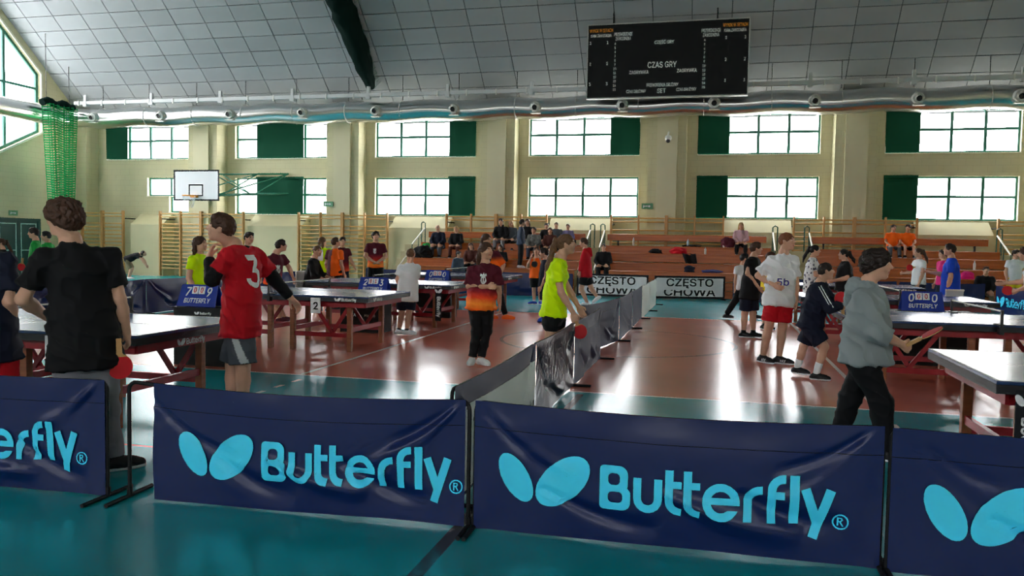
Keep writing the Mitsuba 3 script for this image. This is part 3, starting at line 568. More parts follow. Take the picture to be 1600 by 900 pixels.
# ------------------------------------------------------------------ table tennis tables
TW, TL, TH = 1.525, 2.74, .76
def table(cx, y0, label, num=None, strip=False, netlabel='', rail_logo=False, ins=.36, braces=True):
    t = thing('table_tennis_table', label, 'table', None); x0, x1, y1 = cx-TL/2, cx+TL/2, y0+TW
    for a, b in ((x0, cx-.002), (cx+.002, x1)):
        add('tabletop', rbox(a, b, y0, y1, TH-.022, TH, .004), 'm_table_top', t)
        add('edge_band', cat([box(a, b, y0, y0+.02, TH-.075, TH-.022), box(a, b, y1-.02, y1, TH-.075, TH-.022), box(a, a+.02, y0+.02, y1-.02, TH-.075, TH-.022), box(b-.02, b, y0+.02, y1-.02, TH-.075, TH-.022)]), 'm_table_edge', t)
    ln = [box(x0, x1, y0, y0+.02, TH, TH+.0008), box(x0, x1, y1-.02, y1, TH, TH+.0008), box(x0, x0+.02, y0+.02, y1-.02, TH, TH+.0008), box(x1-.02, x1, y0+.02, y1-.02, TH, TH+.0008), box(x0+.02, x1-.02, y0+TW/2-.0015, y0+TW/2+.0015, TH, TH+.0008)]
    add('line_marking', cat(ln), 'm_white_print', t)
    xs = [x0+ins, cx-.17, cx+.17, x1-ins]; ya, yb = y0+.22, y1-.24
    for y in (ya-.1, yb+.1): add('apron', box(x0+.10, x1-.10, y-.015, y+.015, TH-.155, TH-.078), 'm_red_paint', t)
    for x in (x0+.10, x1-.10): add('apron', box(x-.015, x+.015, ya-.1, yb+.1, TH-.155, TH-.078), 'm_red_paint', t)
    for x in xs:
        for y in (ya, yb): add('leg', rbox(x-.033, x+.033, y-.033, y+.033, .0, TH-.08, .006), 'm_leg_wood', t)
        add('cross_rail', box(x-.018, x+.018, ya+.03, yb-.03, .26, .32), 'm_red_paint', t)
    for y in (ya, yb):
        for a, b in ((xs[0], xs[1]), (xs[2], xs[3])): add('stretcher', box(a+.03, b-.03, y-.018, y+.018, .19, .25), 'm_red_paint', t)
        if not braces: continue
        add('brace', bar((xs[3]-.28, y+.02, .22), (xs[3]-.02, y+.02, TH-.15), .03, .045), 'm_red_paint', t)
        add('brace', bar((xs[0]+.28, y+.02, .22), (xs[0]+.02, y+.02, TH-.15), .03, .045), 'm_red_paint', t)
        add('brace', bar((xs[1]-.33, y-.02, TH-.15), (xs[1]-.6, y-.02, .24), .03, .045), 'm_red_paint', t)
        add('brace', bar((xs[2]+.33, y-.02, TH-.15), (xs[2]+.6, y-.02, .24), .03, .045), 'm_red_paint', t)
    add('edge_print', flat_logo(.042, (x1-.38, y0-.001, TH-.066), (1, 0, 0), (0, 0, 1)), 'm_white_print', t)
    if not rail_logo: add('edge_print', flat_logo(.042, (x1+.001, y0+.25, TH-.066), (0, 1, 0), (0, 0, 1)), 'm_white_print', t)
    if rail_logo: add('apron_print', flat_logo(.05, (x1-.084, y0+.70, TH-.145), (0, 1, 0), (0, 0, 1)), 'm_white_print', t)
    if strip:
        s = strip if strip is not True else x1-.1
        k = add('hanging_strip', box(s-.055, s+.055, y0-.012, y0-.004, TH-.62, TH-.05), 'm_black_print', t)
        add('strip_print', cat([flat_logo(.07, (s-.026, y0-.014, TH-.20), (0, 0, -1), (1, 0, 0), WORD), flat_logo(.062, (s+.085, y0-.014, TH-.135), (1, 0, 0), (0, 0, 1), WINGS)]), 'm_white_print', k)
    if num:
        s, x = num; k = thing('number_card', {'1': 'white number card on the table edge behind the boy in black', '2': 'white number card with a 2, left of the white shirted boy', '3': 'white number card right beside the white shirted boy'}[s], 'card')
        add('card', box(x-.07, x+.07, y0-.010, y0-.002, TH-.235, TH-.03), 'm_white_card', k); add('digit', text(s, .095, (x+.005, y0-.012, TH-.185), (1, 0, 0), (0, 0, 1)), 'm_black_print', k)
    k = thing('table_net', netlabel, 'net'); L = []
    for y in (y0-.12, y1+.12):
        add('post', cat([box(cx-.012, cx+.012, y-.012, y+.012, TH-.05, TH+.155), box(cx-.03, cx+.03, min(y, y+(.16 if y < y0 else -.16)), max(y, y+(.16 if y < y0 else -.16)), TH+.001, TH+.014), box(cx-.02, cx+.02, y-.02 if y < y0 else y-.06, y+.06 if y < y0 else y+.02, TH-.09, TH-.03)]), 'm_table_edge', k)
    add('tape', box(cx-.004, cx+.004, y0-.12, y1+.12, TH+.138, TH+.1525), 'm_tape', k)
    zs = np.arange(TH+.012, TH+.138, .0125); ys = np.arange(y0-.11, y1+.11, .0125); tw = .0014
    Q = [[(cx, y0-.12, z-tw), (cx, y1+.12, z-tw), (cx, y1+.12, z+tw), (cx, y0-.12, z+tw)] for z in zs] + [[(cx, y-tw, TH+.005), (cx, y+tw, TH+.005), (cx, y+tw, TH+.138), (cx, y-tw, TH+.138)] for y in ys]
    V = np.array(Q).reshape(-1, 3); add('netting', (V, np.arange(len(V)).reshape(-1, 4)), 'm_net', k, kind='stuff')
    return t
LC = -5.72
table(-5.47, 5.13, 'table tennis table between the boys in black and in red, with a bright reflecting top', ('1', -4.83), False, 'net of the table between the boys in black and in red', True)
table(LC, 9.84, 'table tennis table with a white number card, left of the white shirted boy', ('2', -5.10), False, 'net of the table left of the white shirted boy')
table(LC, 13.28, 'table tennis table behind the white shirted boy, with a vertical lettered strip', ('3', -5.02), LC+TL/2-.22, 'net of the table behind the white shirted boy')
table(LC-.05, 17.35, 'farthest table tennis table on the left, before the bleachers', None, False, 'net of the farthest left table')
table(2.95, 5.12, 'table tennis table at the right edge with its corner toward the viewer', None, 1.735, 'net of the table at the right edge', ins=.21, braces=False)
table(2.80, 9.13, 'table tennis table right of the boy in the grey hoodie', None, False, 'net of the table right of the grey hoodie boy')
table(2.68, 13.12, 'table tennis table behind the blue 0 0 score flip board', None, False, 'net of the table behind the blue 0 0 score board')
table(2.68, 17.40, 'farthest table tennis table on the right, before the girl with the red paddle', None, False, 'net of the farthest right table')
# ------------------------------------------------------------------ umpire boxes and score flip boards
def umpire_box(x, y, label, w=.73, h=.66, prints=()):
    t = thing('umpire_table', label, 'table'); add('front_panel', box(x, x+w, y, y+.012, .0, h), 'm_board_black', t)
    add('side_panel', box(x, x+.012, y+.012, y+.42, 0, h), 'm_board_black', t); add('side_panel', box(x+w-.012, x+w, y+.012, y+.42, 0, h), 'm_board_black', t); add('top', box(x-.01, x+w+.01, y-.01, y+.44, h, h+.02), 'm_board_black', t)
    for s, px, pz, hh in prints: add('print', text(s, hh, (x+px, y-.002, pz), (1, 0, 0), (0, 0, 1), False), 'm_grey_print', t)
    add('print', flat_logo(.03, (x+w*.45, y-.002, h-.06), (1, 0, 0), (0, 0, 1)), 'm_white_print', t)
    return t
def flip_board(x, y, z, l, r, c, label, w=.52, serif=True):
    t = thing('score_flip_board', label, 'scoreboard'); h = .27; tilt = .10
    pr = Polygon([(-w/2, 0), (w/2, 0), (w/2-.02, h), (-w/2+.02, h)])
    for s in (1, -1):
        M = np.eye(4); M[:3, 0] = (s, 0, 0); up = np.array([0, s*0+tilt*s, h]); up /= np.linalg.norm(up); M[:3, 1] = up; M[:3, 2] = np.cross(M[:3, 0], up); M[:3, 3] = (x, y-s*.0-(tilt if s == 1 else -tilt), z)
        m = flat(pr, .006); m.apply_transform(M); add('plate', m, 'm_sb_blue', t)
        if s == 1: F = M.copy()
    def put(mesh): mesh.apply_transform(F); return mesh
    I = (0, 0, .0065)
    add('digit', put(text(l, .105, (-.14, .13, .0065), (1, 0, 0), (0, 1, 0), True, .85, shear=.12)), 'm_white_print', t); add('digit', put(text(r, .105, (.14, .13, .0065), (1, 0, 0), (0, 1, 0), True, .85, shear=.12)), 'm_white_print', t)
    for i, ch in enumerate(c):
        q = flat(sbox(-.045+.09*i-.04-.0, .155, -.045+.09*i+.04, .25), .004); q.apply_translation((0, 0, .0065)); k = add('flip_card', put(q), 'm_white_card', t)
        add('digit', put(text(ch, .06, (-.045+.09*i, .172, .011), (1, 0, 0), (0, 1, 0), True, .8)), 'm_red_print', k)
    add('print', put(text('BUTTERFLY', .055, (0, .045, .0065), (1, 0, 0), (0, 1, 0), True, .8, shear=.12)), 'm_white_print', t)
umpire_box(-6.14, 8.32, 'black umpire table with white lettering behind the boy in red', .78, .66, (('MAWA', .2, .40, .075), ('SECEMIN', .66, .40, .04)))
umpire_box(-5.92, 12.28, 'black umpire table under the score board reading 2 and 3', .72, .62, (('MAWA', .17, .26, .05), ('POLAND', .52, .26, .035)))
umpire_box(-5.75, 15.3, 'black umpire table behind the white shirted boy')
umpire_box(2.30, 11.55, 'black umpire table behind the table right of the grey hoodie boy', 1.0, .68)
flip_board(-5.90, 8.50, .682, '7', '9', '00', 'blue score flip board reading 7 and 9 beside the boy in red')
flip_board(-5.42, 12.5, .642, '2', '3', '01', 'blue score flip board reading 2 and 3 behind the number 2 table')
flip_board(-5.35, 15.5, .682, '0', '0', '00', 'blue score flip board behind the white shirted boy')
flip_board(2.68, 11.72, .702, '0', '0', '00', 'blue score flip board reading 0 and 0 right of the grey hoodie boy')
# pale house fronts outside, faint through the windows
for i, (x0, x1, h) in enumerate(((-48, -30, 6.5), (-26, -12, 7.5), (-9, 6, 7.0), (10, 26, 8.0))):
    t = thing('house', f'pale apartment house outside the far windows, {["leftmost", "second from left", "third from left", "rightmost"][i]}', 'building')
    add('facade', box(x0, x1, 62, 70, -2, h), 'm_facade', t)
    for j, x in enumerate(np.arange(x0+1.5, x1-1.5, 3.2)):
        for z in (1.2, 4.2): 
            if (j*7+i*3+int(z)) % 3: add('window', box(x, x+1.3, 61.96, 62, z, z+1.5), 'm_facade_win', t)
struct('ground', box(-160, 160, 29, 160, -2.2, -2.0), 'm_facade', 'pale ground outside the hall')

# ------------------------------------------------------------------ people: signed distance bodies meshed with surface nets
def smin(a, b, k):
    if k <= 0: return np.minimum(a, b)
    h = np.clip(.5+.5*(b-a)/k, 0, 1); return b+(a-b)*h - k*h*(1-h)
def unit(v): v = np.asarray(v, float); return v/(np.linalg.norm(v)+1e-12)
class Cone:
    def __init__(s, a, b, ra, rb=None, k=.02):
        s.a, s.b, s.ra, s.rb, s.k = np.asarray(a, float), np.asarray(b, float), ra, ra if rb is None else rb, k
        s.lo = np.minimum(s.a-s.ra, s.b-s.rb); s.hi = np.maximum(s.a+s.ra, s.b+s.rb)
    def d(s, P):
        ba = s.b-s.a; t = np.clip((P-s.a)@ba/(ba@ba+1e-12), 0, 1); return np.linalg.norm(P-s.a-t[..., None]*ba, axis=-1)-(s.ra+t*(s.rb-s.ra))
class Ell:
    def __init__(s, c, R, r, k=.02):
        s.c, s.R, s.r, s.k = np.asarray(c, float), np.asarray(R, float), np.asarray(r, float), k; m = s.r.max(); s.lo, s.hi = s.c-m, s.c+m
    def d(s, P):
        q = (P-s.c)@s.R.T/s.r; k0 = np.linalg.norm(q, axis=-1); k1 = np.linalg.norm(q/s.r, axis=-1); return k0*(k0-1)/np.maximum(k1, 1e-9)
class Slab:
    """elliptical tapered capsule: half widths wa -> wb along lat, half depths da -> db"""
    def __init__(s, a, b, wa, da, wb, db, lat, k=.03):
        s.a, s.b, s.k = np.asarray(a, float), np.asarray(b, float), k; s.L = np.linalg.norm(s.b-s.a); s.t = (s.b-s.a)/s.L
        lat = np.asarray(lat, float); s.lat = unit(lat-s.t*(lat@s.t)); s.dep = np.cross(s.t, s.lat); s.q = (wa, da, wb, db); m = max(s.q)
        s.lo, s.hi = np.minimum(s.a, s.b)-m, np.maximum(s.a, s.b)+m
    def d(s, P):
        q = P-s.a; z = q@s.t; u = np.clip(z/s.L, 0, 1); w = s.q[0]+u*(s.q[2]-s.q[0]); d = s.q[1]+u*(s.q[3]-s.q[1]); m = np.minimum(w, d)
        return (np.sqrt(((q@s.lat)/w)**2+((q@s.dep)/d)**2+((z-u*s.L)/m)**2)-1)*m
class Cut:
    """a primitive cut off by planes"""
    def __init__(s, p, cuts): s.p, s.cuts, s.lo, s.hi, s.k = p, cuts, p.lo, p.hi, p.k
    def d(s, P):
        D = s.p.d(P)
        for o, n in s.cuts: D = np.maximum(D, (P-o)@np.asarray(n, float))
        return D
class Field:
    def __init__(s, prims, cuts=(), subs=(), disp=None, grow=0.):
        s.prims, s.cuts, s.subs, s.disp, s.grow = prims, cuts, subs, disp, grow
    def post(s, P, D):
        if s.disp is not None:
            m = np.abs(D) < .05
            if m.any(): D = D.copy(); D[m] += s.disp(P[m])
        for q in s.subs: D = -smin(-D, q.d(P), q.k*.5)
        for o, n in s.cuts: D = np.maximum(D, (P-o)@np.asarray(n, float))
        return D
    def eval(s, P):
        D = np.full(P.shape[:-1], 9.)
        for q in s.prims: D = smin(D, q.d(P)-s.grow, q.k)
        return s.post(P, D)
    def mesh(s, c, lo=None, hi=None):
        L = np.min([q.lo for q in s.prims], 0)-s.grow-2.5*c; Hh = np.max([q.hi for q in s.prims], 0)+s.grow+2.5*c
        if lo is not None: L = np.maximum(L, lo)
        if hi is not None: Hh = np.minimum(Hh, hi)
        n = np.maximum(np.ceil((Hh-L)/c).astype(int)+1, 3); ax = [L[i]+c*np.arange(n[i]) for i in range(3)]
        D = np.full(n, 9.)
        for q in s.prims:
            a = [int(max(0, math.floor((q.lo[i]-s.grow-q.k-3*c-L[i])/c))) for i in range(3)]; b = [int(min(n[i], math.ceil((q.hi[i]+s.grow+q.k+3*c-L[i])/c)+1)) for i in range(3)]
            if any(b[i]-a[i] < 1 for i in range(3)): continue
            sl = tuple(slice(a[i], b[i]) for i in range(3)); P = np.stack(np.meshgrid(*[ax[i][a[i]:b[i]] for i in range(3)], indexing='ij'), -1)
            D[sl] = smin(D[sl], q.d(P)-s.grow, q.k)
        m = D < 6*c+.05; idx = np.nonzero(m); P = np.stack([ax[i][idx[i]] for i in range(3)], -1); D[m] = s.post(P, D[m])
        return nets(D, L, c)
def nets(D, L, c):
    S = D < 0; n = np.array(D.shape)-1
    cs = np.zeros(n, np.int8); sl = lambda o: tuple(slice(o[i], o[i]+n[i]) for i in range(3))
    C = [(i, j, k) for i in (0, 1) for j in (0, 1) for k in (0, 1)]
    for o in C: cs += S[sl(o)]
    act = (cs > 0) & (cs < 8); I = np.argwhere(act); ids = np.full(n, -1); ids[act] = np.arange(len(I))
    acc, cnt = np.zeros((len(I), 3)), np.zeros(len(I)); val = {o: D[tuple((I+o).T)] for o in C}
    for o in C:
        for a in range(3):
            if o[a]: continue
            p = list(o); p[a] = 1; p = tuple(p); d0, d1 = val[o], val[p]; x = (d0 < 0) != (d1 < 0); t = np.where(x, d0/np.where(x, d0-d1, 1), 0)
            pos = np.array(o, float)+np.eye(3)[a]*t[:, None]; acc += pos*x[:, None]; cnt += x
    V = L + c*(I+acc/np.maximum(cnt, 1)[:, None]); F = []
    for a in range(3):
        b, d = (a+1) % 3, (a+2) % 3; lo = [0, 0, 0]; m = list(D.shape)
        A = [slice(None)]*3; B = [slice(None)]*3; A[a] = slice(0, -1); B[a] = slice(1, None); X = S[tuple(A)] != S[tuple(B)]
        E = np.argwhere(X); E = E[(E[:, b] > 0) & (E[:, d] > 0) & (E[:, b] < n[b]) & (E[:, d] < n[d])]
        if not len(E): continue
        e0 = E.copy(); q = []
        for ob, od in ((1, 1), (0, 1), (0, 0), (1, 0)):
            e = E.copy(); e[:, b] -= ob; e[:, d] -= od; q.append(ids[tuple(e.T)])
        q = np.stack(q, 1); fl = ~S[tuple(e0.T)]; q[fl] = q[fl][:, ::-1]; F.append(q)
    F = np.vstack(F); F = F[(F >= 0).all(1)]; return V, np.vstack([F[:, [0, 1, 2]], F[:, [0, 2, 3]]])
def join(parts):
    V, F, o = [], [], 0
    for v, f in parts: V.append(v); F.append(f+o); o += len(v)
    return np.vstack(V), np.vstack(F)
mat('m_skin', VC, .5, .4)
mat('m_cloth', VC, .8, .25, sheen=.25)
mat('m_hair', VC, .55, .35)
mat('m_shoe', VC, .5, .4)
mat('m_eye', VC, .15, .6)
mat('m_rubber_red', s2l(196, 34, 40), .6, .3)
mat('m_rubber_black', s2l(16, 16, 18), .6, .3)
mat('m_paddle_wood', s2l(196, 150, 96), .45, .4)
SKIN = s2l(206, 158, 132)
C_ = dict(black=(16, 17, 20), navy=(20, 26, 44), maroon=(84, 24, 38), red=(188, 24, 36), neon=(214, 252, 0), white=(226, 228, 230), grey=(138, 148, 150), orange=(250, 106, 28), green=(34, 150, 62), blue=(26, 66, 190), dgrey=(78, 84, 92), khaki=(120, 104, 80), pink=(206, 166, 176), hotpink=(214, 40, 120), denim=(52, 62, 80), yellow=(236, 208, 40), sweat=(120, 121, 127), brownw=(78, 40, 34), steel=(70, 86, 104), camo=(120, 122, 118), lav=(110, 104, 140))
HC = dict(dark=(34, 24, 20), brown=(66, 42, 30), lbrown=(104, 74, 50), blond=(176, 140, 92), black=(18, 15, 15), ginger=(120, 70, 44), grey=(150, 140, 130))
def lin(c): return np.array(s2l(*(C_[c] if isinstance(c, str) else c)))
def frame3(fwd, up):
    u = unit(up); f = unit(np.asarray(fwd, float)-u*(np.dot(fwd, u))); return f, np.cross(f, u), u     # forward, right, up
def hand(W, dirv, pn, side, s, curl, thumb=1.):
    """prims of a hand: wrist W, pointing dirv, palm facing pn, thumb toward side"""
    h, sd = unit(dirv), unit(side-unit(dirv)*np.dot(side, unit(dirv))); n = unit(pn-h*np.dot(pn, h)-sd*np.dot(pn, sd)); s = s*1.0
    R = np.array([sd, h, n]); out = [Cone(W, W+h*.03*s, .024*s, .024*s, .012), Ell(W+h*.052*s, R, (.038*s, .052*s, .0165*s), .010)]
    for o, l in zip((.029, .010, -.010, -.028), (.070, .078, .072, .056)):
        p = W+(h*.088+sd*o)*s; a = curl*.75; q = p+(h*math.cos(a)+n*math.sin(a))*l*.45*s; b = curl*1.6; r = q+(h*math.cos(b)+n*math.sin(b))*l*.30*s; e = curl*2.3; t = r+(h*math.cos(e)+n*math.sin(e))*l*.25*s
        out += [Cone(p-h*.01*s, q, .0095*s, .0085*s, .006), Cone(q, r, .0085*s, .0078*s, .003), Cone(r, t, .0078*s, .0066*s, .003)]
    p = W+(h*.03+sd*.028)*s; q = p+(h*.028+sd*.026+n*.012)*s; a = .35+curl*.5; r = q+(h*math.cos(a)+n*math.sin(a)-sd*.25*curl)*.032*s
    out += [Cone(p, q, .014*s, .0115*s, .010), Cone(q, r, .0110*s, .0085*s, .004)]
    return out
def person(name_label, J, H, top, bottom, head=(-90, 0), hair=('short', 'dark'), shoes=('white', 'white'), socks=None, far=0, build=1., hands=(.45, .45), loose=.012, sleeve=.55, hem=.07, leg=.5, skin=1., group=None, gradient=None, extra=None, bw=None, c=None, thumbs=None, neckline=1., hh=None):
    """J: joints in metres. top/bottom: colours. sleeve: share of the arm covered (1.9 = to the wrist). leg: 0.5 = to the knee, 1 = to the ankle"""
    t = thing('person', name_label, 'person', group); J = {k: np.asarray(v, float) for k, v in J.items()}
    s = H/1.65; b = s*build; hh = (hh or (.135 if H < 1.56 else .130))*H; c0 = c or (.011, .015, .020)[far]
    hc, sc = (J['hl']+J['hr'])/2, (J['sl']+J['sr'])/2; up = unit(sc-hc); lat = unit(J['sr']-J['sl']); lath = unit(J['hr']-J['hl'])
    mid = hc+(sc-hc)*.42
    def torso(o=0., w=1.):
        return [Slab(mid, sc-up*.115*s, .128*b*w+o, .092*b*w+o, .150*b+o, .098*b+o, lat, .05), Slab(hc-up*.0*s, mid, .140*b*w+o, .100*b*w+o, .128*b*w+o, .092*b*w+o, lath, .05), Cone(J['sl']-up*.020*s, J['sr']-up*.020*s, .040*b+min(o, .017), .040*b+min(o, .017), .05), Cone(J['nk']-up*.045*s, J['nk']+up*.02*s, .068*s+min(o, .016)*.6, .055*s+min(o, .016)*.3, .06)]
    A = {}
    for q in 'lr':
        S, E, W = J['s'+q]-up*.020*s, J['e'+q], J['w'+q]
        A[q] = [Cone(S, E, .042*b, .039*b, .035), Cone(E, E+(W-E)*.35, .040*b, .041*b, .02), Cone(E+(W-E)*.3, W, .041*b, .027*b, .02)]
    def legs(q, o=0., o2=None):
        h, k, a = J['h'+q], J['k'+q], J['a'+q]; o2 = o if o2 is None else o2
        cal = k+(a-k)*.32-unit(np.cross(np.cross(k-h, a-k), a-k)+1e-9)*0
        return [Cone(h, k, .086*b+o, .056*b+o, .03), Cone(k, cal, .054*b+o, .055*b+o2, .02), Cone(cal, a, .055*b+o2, .036*b+o2, .02)]
    f, r, u = frame3((math.cos(math.radians(head[0])), math.sin(math.radians(head[0])), math.tan(math.radians(head[1]))*.0), unit(np.array([math.cos(math.radians(head[0]))*math.sin(math.radians(-head[1])), math.sin(math.radians(head[0]))*math.sin(math.radians(-head[1])), math.cos(math.radians(head[1]))])+(up-[0, 0, 1])*.15))
    X = J['hd']; at = lambda a, bq, cq: X+(r*a+f*bq+u*cq)*hh; R = np.array([r, f, u]); E3 = lambda x, y, z: np.array([x, y, z])*hh
    headp = [Ell(at(0, -.06, .10), R, E3(.335, .415, .385), .03*s), Ell(at(0, .09, -.13), R, E3(.27, .31, .345), .03*s), Cone(at(-.07, .25, -.385), at(.07, .25, -.385), .085*hh, None, .02*s),
        Cone(at(0, .385, .07), at(0, .465, -.075), .028*hh, .052*hh, .010*s), Cone(at(-.05, .41, -.09), at(.05, .41, -.09), .036*hh, None, .008*s), Cone(at(-.15, .315, .125), at(.15, .315, .125), .05*hh, None, .012*s),
        Cone(at(-.075, .355, -.215), at(.075, .355, -.215), .030*hh, None, .006*s), Cone(at(-.06, .352, -.262), at(.06, .352, -.262), .033*hh, None, .006*s), Cone(at(-.17, .25, -.08), at(.17, .25, -.08), .10*hh, None, .02*s)]
    for sg in (-1, 1): headp += [Ell(at(.335*sg, -.03, -.02), np.array([unit(r+f*.25*sg), unit(f-r*.25*sg), u]), E3(.035, .085, .135), .010*s), Ell(at(.355*sg, -.05, .03), R, E3(.035, .075, .08), .006*s)]
    headp.append(Cone(J['nk']-up*.02*s, at(0, -.10, -.18), .056*s, .053*s, .03*s))
    hsub = [Ell(at(.15*sg, .405, .035), R, E3(.085, .055, .05), .012*s) for sg in (-1, 1)]
    body = torso()+A['l']+A['r']+legs('l')+legs('r'); hp = {}
    for i, q in enumerate('lr'):
        W, E = J['w'+q], J['e'+q]; d = unit(W-E); hd = J.get('h_'+q); d = unit(hd) if hd is not None else d
        sg = 1 if q == 'l' else -1; inw = (lat if q == 'l' else -lat); fw = np.cross(up, lat)
        pn = J.get('p_'+q); pn = inw if pn is None else pn; sd = J.get('t_'+q); sd = fw if sd is None else sd
        if abs(np.dot(unit(sd), d)) > .9: sd = up
        if abs(np.dot(unit(pn), d)) > .9: pn = np.cross(d, sd)
        hp[q] = hand(W, d, pn, sd, s*.98, hands[i])
    cut = (J['nk']*.6+at(0, -.10, -.18)*.4); cn = unit(at(0, -.1, -.18)-J['nk'])
    nc = [(cut+cn*.01, cn)]; B = Field([Cut(p, nc) if i == 3 else p for i, p in enumerate(body)]+[Cut(headp[-1], nc)]+[p for q in 'lr' for p in hp[q][:1]]); parts = [B.mesh(c0)]
    Hd = Field(headp, cuts=[(cut, -cn)], subs=hsub); hv = Hd.mesh((.0058, .009, .014)[far]); parts.append(hv); nb = len(parts[0][0])
    for q in 'lr':
        if hands[0 if q == 'l' else 1] is not None: parts.append(Field(hp[q]).mesh((.0050, .0066, .0100)[far]))
    V, F = join(parts); col = np.tile(np.array(SKIN)*skin, (len(V), 1))
    hcx = np.array(s2l(*HC[hair[1]])) if isinstance(hair[1], str) else np.array(s2l(*hair[1]))
    L = (hv[0]-X)@R.T/hh; w = col[nb:nb+len(hv[0])]
    lip = (np.abs(L[:, 2]+.24) < .045) & (np.abs(L[:, 0]) < .115) & (L[:, 1] > .30); w[lip] *= [.78, .52, .50]
    brow = (np.abs(L[:, 2]-.125-.04*np.abs(L[:, 0])) < .026) & (np.abs(np.abs(L[:, 0])-.155) < .10) & (L[:, 1] > .2); w[brow] = hcx*1.3
    if far: eye = (np.abs(L[:, 2]-.035) < .035) & (np.abs(np.abs(L[:, 0])-.15) < .065) & (L[:, 1] > .2); w[eye] *= .30
    scene[t] = mikit.ply((V, F), 'm_skin', smooth=True, color=col)
    if not far:
        for sg in (-1, 1):
            e = trimesh.creation.icosphere(3, .062*hh); ev = e.vertices@R*[1, 1, 1]; ce = at(.15*sg, .288, .035); q = (e.vertices/(.062*hh)); ic = np.tile(np.array(s2l(222, 216, 210)), (len(q), 1)); ic[q[:, 1] > .86] = s2l(70, 50, 36); ic[q[:, 1] > .965] = s2l(12, 10, 10)
            e.vertices = ev+ce; add('eye', e, 'm_eye', t, smooth=True, color=ic)
    # hair
    def hnoise(P): q = (P-X)@R.T/hh; return ((meshkit.fbm(np.stack([q[..., 0]*26, q[..., 1]*7, q[..., 2]*9], -1), 2, 3)-.5)*(.034 if hair[0] in ('mop', 'curly') else .022)+(meshkit.noise(q*6, 4)-.5)*(.020 if hair[0] in ('mop', 'curly') else .008))*hh/.215
    st = hair[0]; th = {'short': .055, 'mop': .12, 'long': .075, 'pony': .045, 'crop': .028, 'bun': .05, 'bald': .012, 'cap': .05, 'curly': .12}[st]
    skull = Ell(at(0, -.065, .10), R, np.array([.335+th, .415+th, .385+th])*hh, .02)
    hs = [skull]
    if st in ('mop', 'curly', 'short'):
        g = {'mop': 1.0, 'curly': .9, 'short': .55}[st]
        hs += [Cone(at(-.20, .22, .36), at(.20, .22, .36), (.10+.05*g)*hh, None, .04*hh), Cone(at(0, -.1, .44), at(0, .12, .45), (.08+.05*g)*hh, None, .05*hh)]
        if st == 'mop': hs += [Cone(at(-.24, .30, .26), at(.24, .30, .26), .085*hh, None, .03*hh), Cone(at(-.36, .02, .12), at(.36, .02, .12), .11*hh, None, .04*hh), Cone(at(-.2, -.36, -.1), at(.2, -.36, -.1), .14*hh, None, .05*hh)]
    fc = Ell(at(0, .56, -.20 if st != 'bald' else .06), R, E3(.37, .44, .50 if st not in ('mop',) else .42), .02)
    ears = [Ell(at(.44*sg, .04, -.12), R, E3(.16, .15, .19), .01) for sg in (-1, 1)]
    if st in ('long',): ears = []
    nape = (at(0, 0, -.10 if st not in ('mop', 'bald') else -.13), unit(.43*f-u))
    if st == 'bald': hs = [Ell(at(0, -.08, .05), R, np.array([.352, .43, .30])*hh, .02)]
    subs = [fc]+(ears if st not in ('mop', 'long') else [Ell(at(.47*sg, .08, -.16), R, E3(.14, .12, .18), .01) for sg in (-1, 1)])
    hm = [Field(hs, cuts=[nape], subs=subs, disp=hnoise).mesh((.0055, .0085, .013)[far])]
    dn = np.array([0, 0, -1.]); bk = -unit(np.cross(up, lat))*1.0
    if st == 'long':
        for sg in (-1, -.35, .35, 1): hm.append(Field([Cone(at(.26*sg, -.26, .05), at(.36*sg, -.30, -.42), .15*hh, .13*hh), Cone(at(.36*sg, -.30, -.42), at(.36*sg, -.30, -.42)+dn*.62*hh+bk*.25*hh*(1-abs(sg)*.6), .13*hh, .06*hh)], disp=hnoise).mesh((.007, .009, .013)[far]))
    if st in ('pony', 'bun'):
        p0 = at(0, -.50, .30)
        ln = hair[2] if len(hair) > 2 else 1.2
        if st == 'pony': hm.append(Field([Cone(at(0, -.42, .28), at(0, -.56, .30), .09*hh, .10*hh), Cone(at(0, -.56, .30), at(0, -.68, -.10), .11*hh, .15*hh), Cone(at(0, -.68, -.10), at(0, -.74, -.10)+dn*ln*.5*hh-f*.20*hh, .15*hh, .14*hh), Cone(at(0, -.74, -.10)+dn*ln*.5*hh-f*.20*hh, at(0, -.86, -.10)+dn*ln*hh-f*.20*hh, .14*hh, .05*hh)], disp=hnoise).mesh((.006, .009, .013)[far]))
        else: hm.append(Field([Ell(at(0, -.5, .2), R, E3(.17, .17, .17))], disp=hnoise).mesh((.006, .009, .013)[far]))
    V, F = join(hm); n_ = meshkit.fbm(V*np.array([120, 60, 40]), 2, 5)[:, None]; add('hair', (V, F), 'm_hair', t, smooth=True, color=np.clip(hcx*(.7+.7*n_), 0, 1))
    # clothes
    cc = (.010, .016, .023)[far]
    def wr(amp, fr=(9, 9, 7), sd=0):
        def fn(P):
            q = P*np.array(fr); d = (meshkit.fbm(q, 3, sd)-.5)*amp
            if not far: d = d+amp*.75*(.35-np.clip(1-np.abs(2*meshkit.noise(q*np.array([.9, .9, 1.7])+P[:, :1]*5, sd+11)-1)*1.6, 0, 1)**2)
            return d
        return fn
    tcol, sp = lin(top[0]), top[1] if len(top) > 1 else {}
    o = loose+.010; hemP = hc-up*hem*s
    tp = [q for q in torso(o, 1.03)]; tp.append(Slab(hemP, mid, .170*b+o+.006, .126*b+o+.006, .138*b+o, .098*b+o, lath, .05))
    cuts = [(hemP, -up)]
    sub = [Cone(J['nk']+up*.035*s*neckline, at(0, -.05, -.25), .058*s, .06*s, .01), ]
    if not sp.get('hood'): cuts.append((J['nk']+up*.004*s, up))
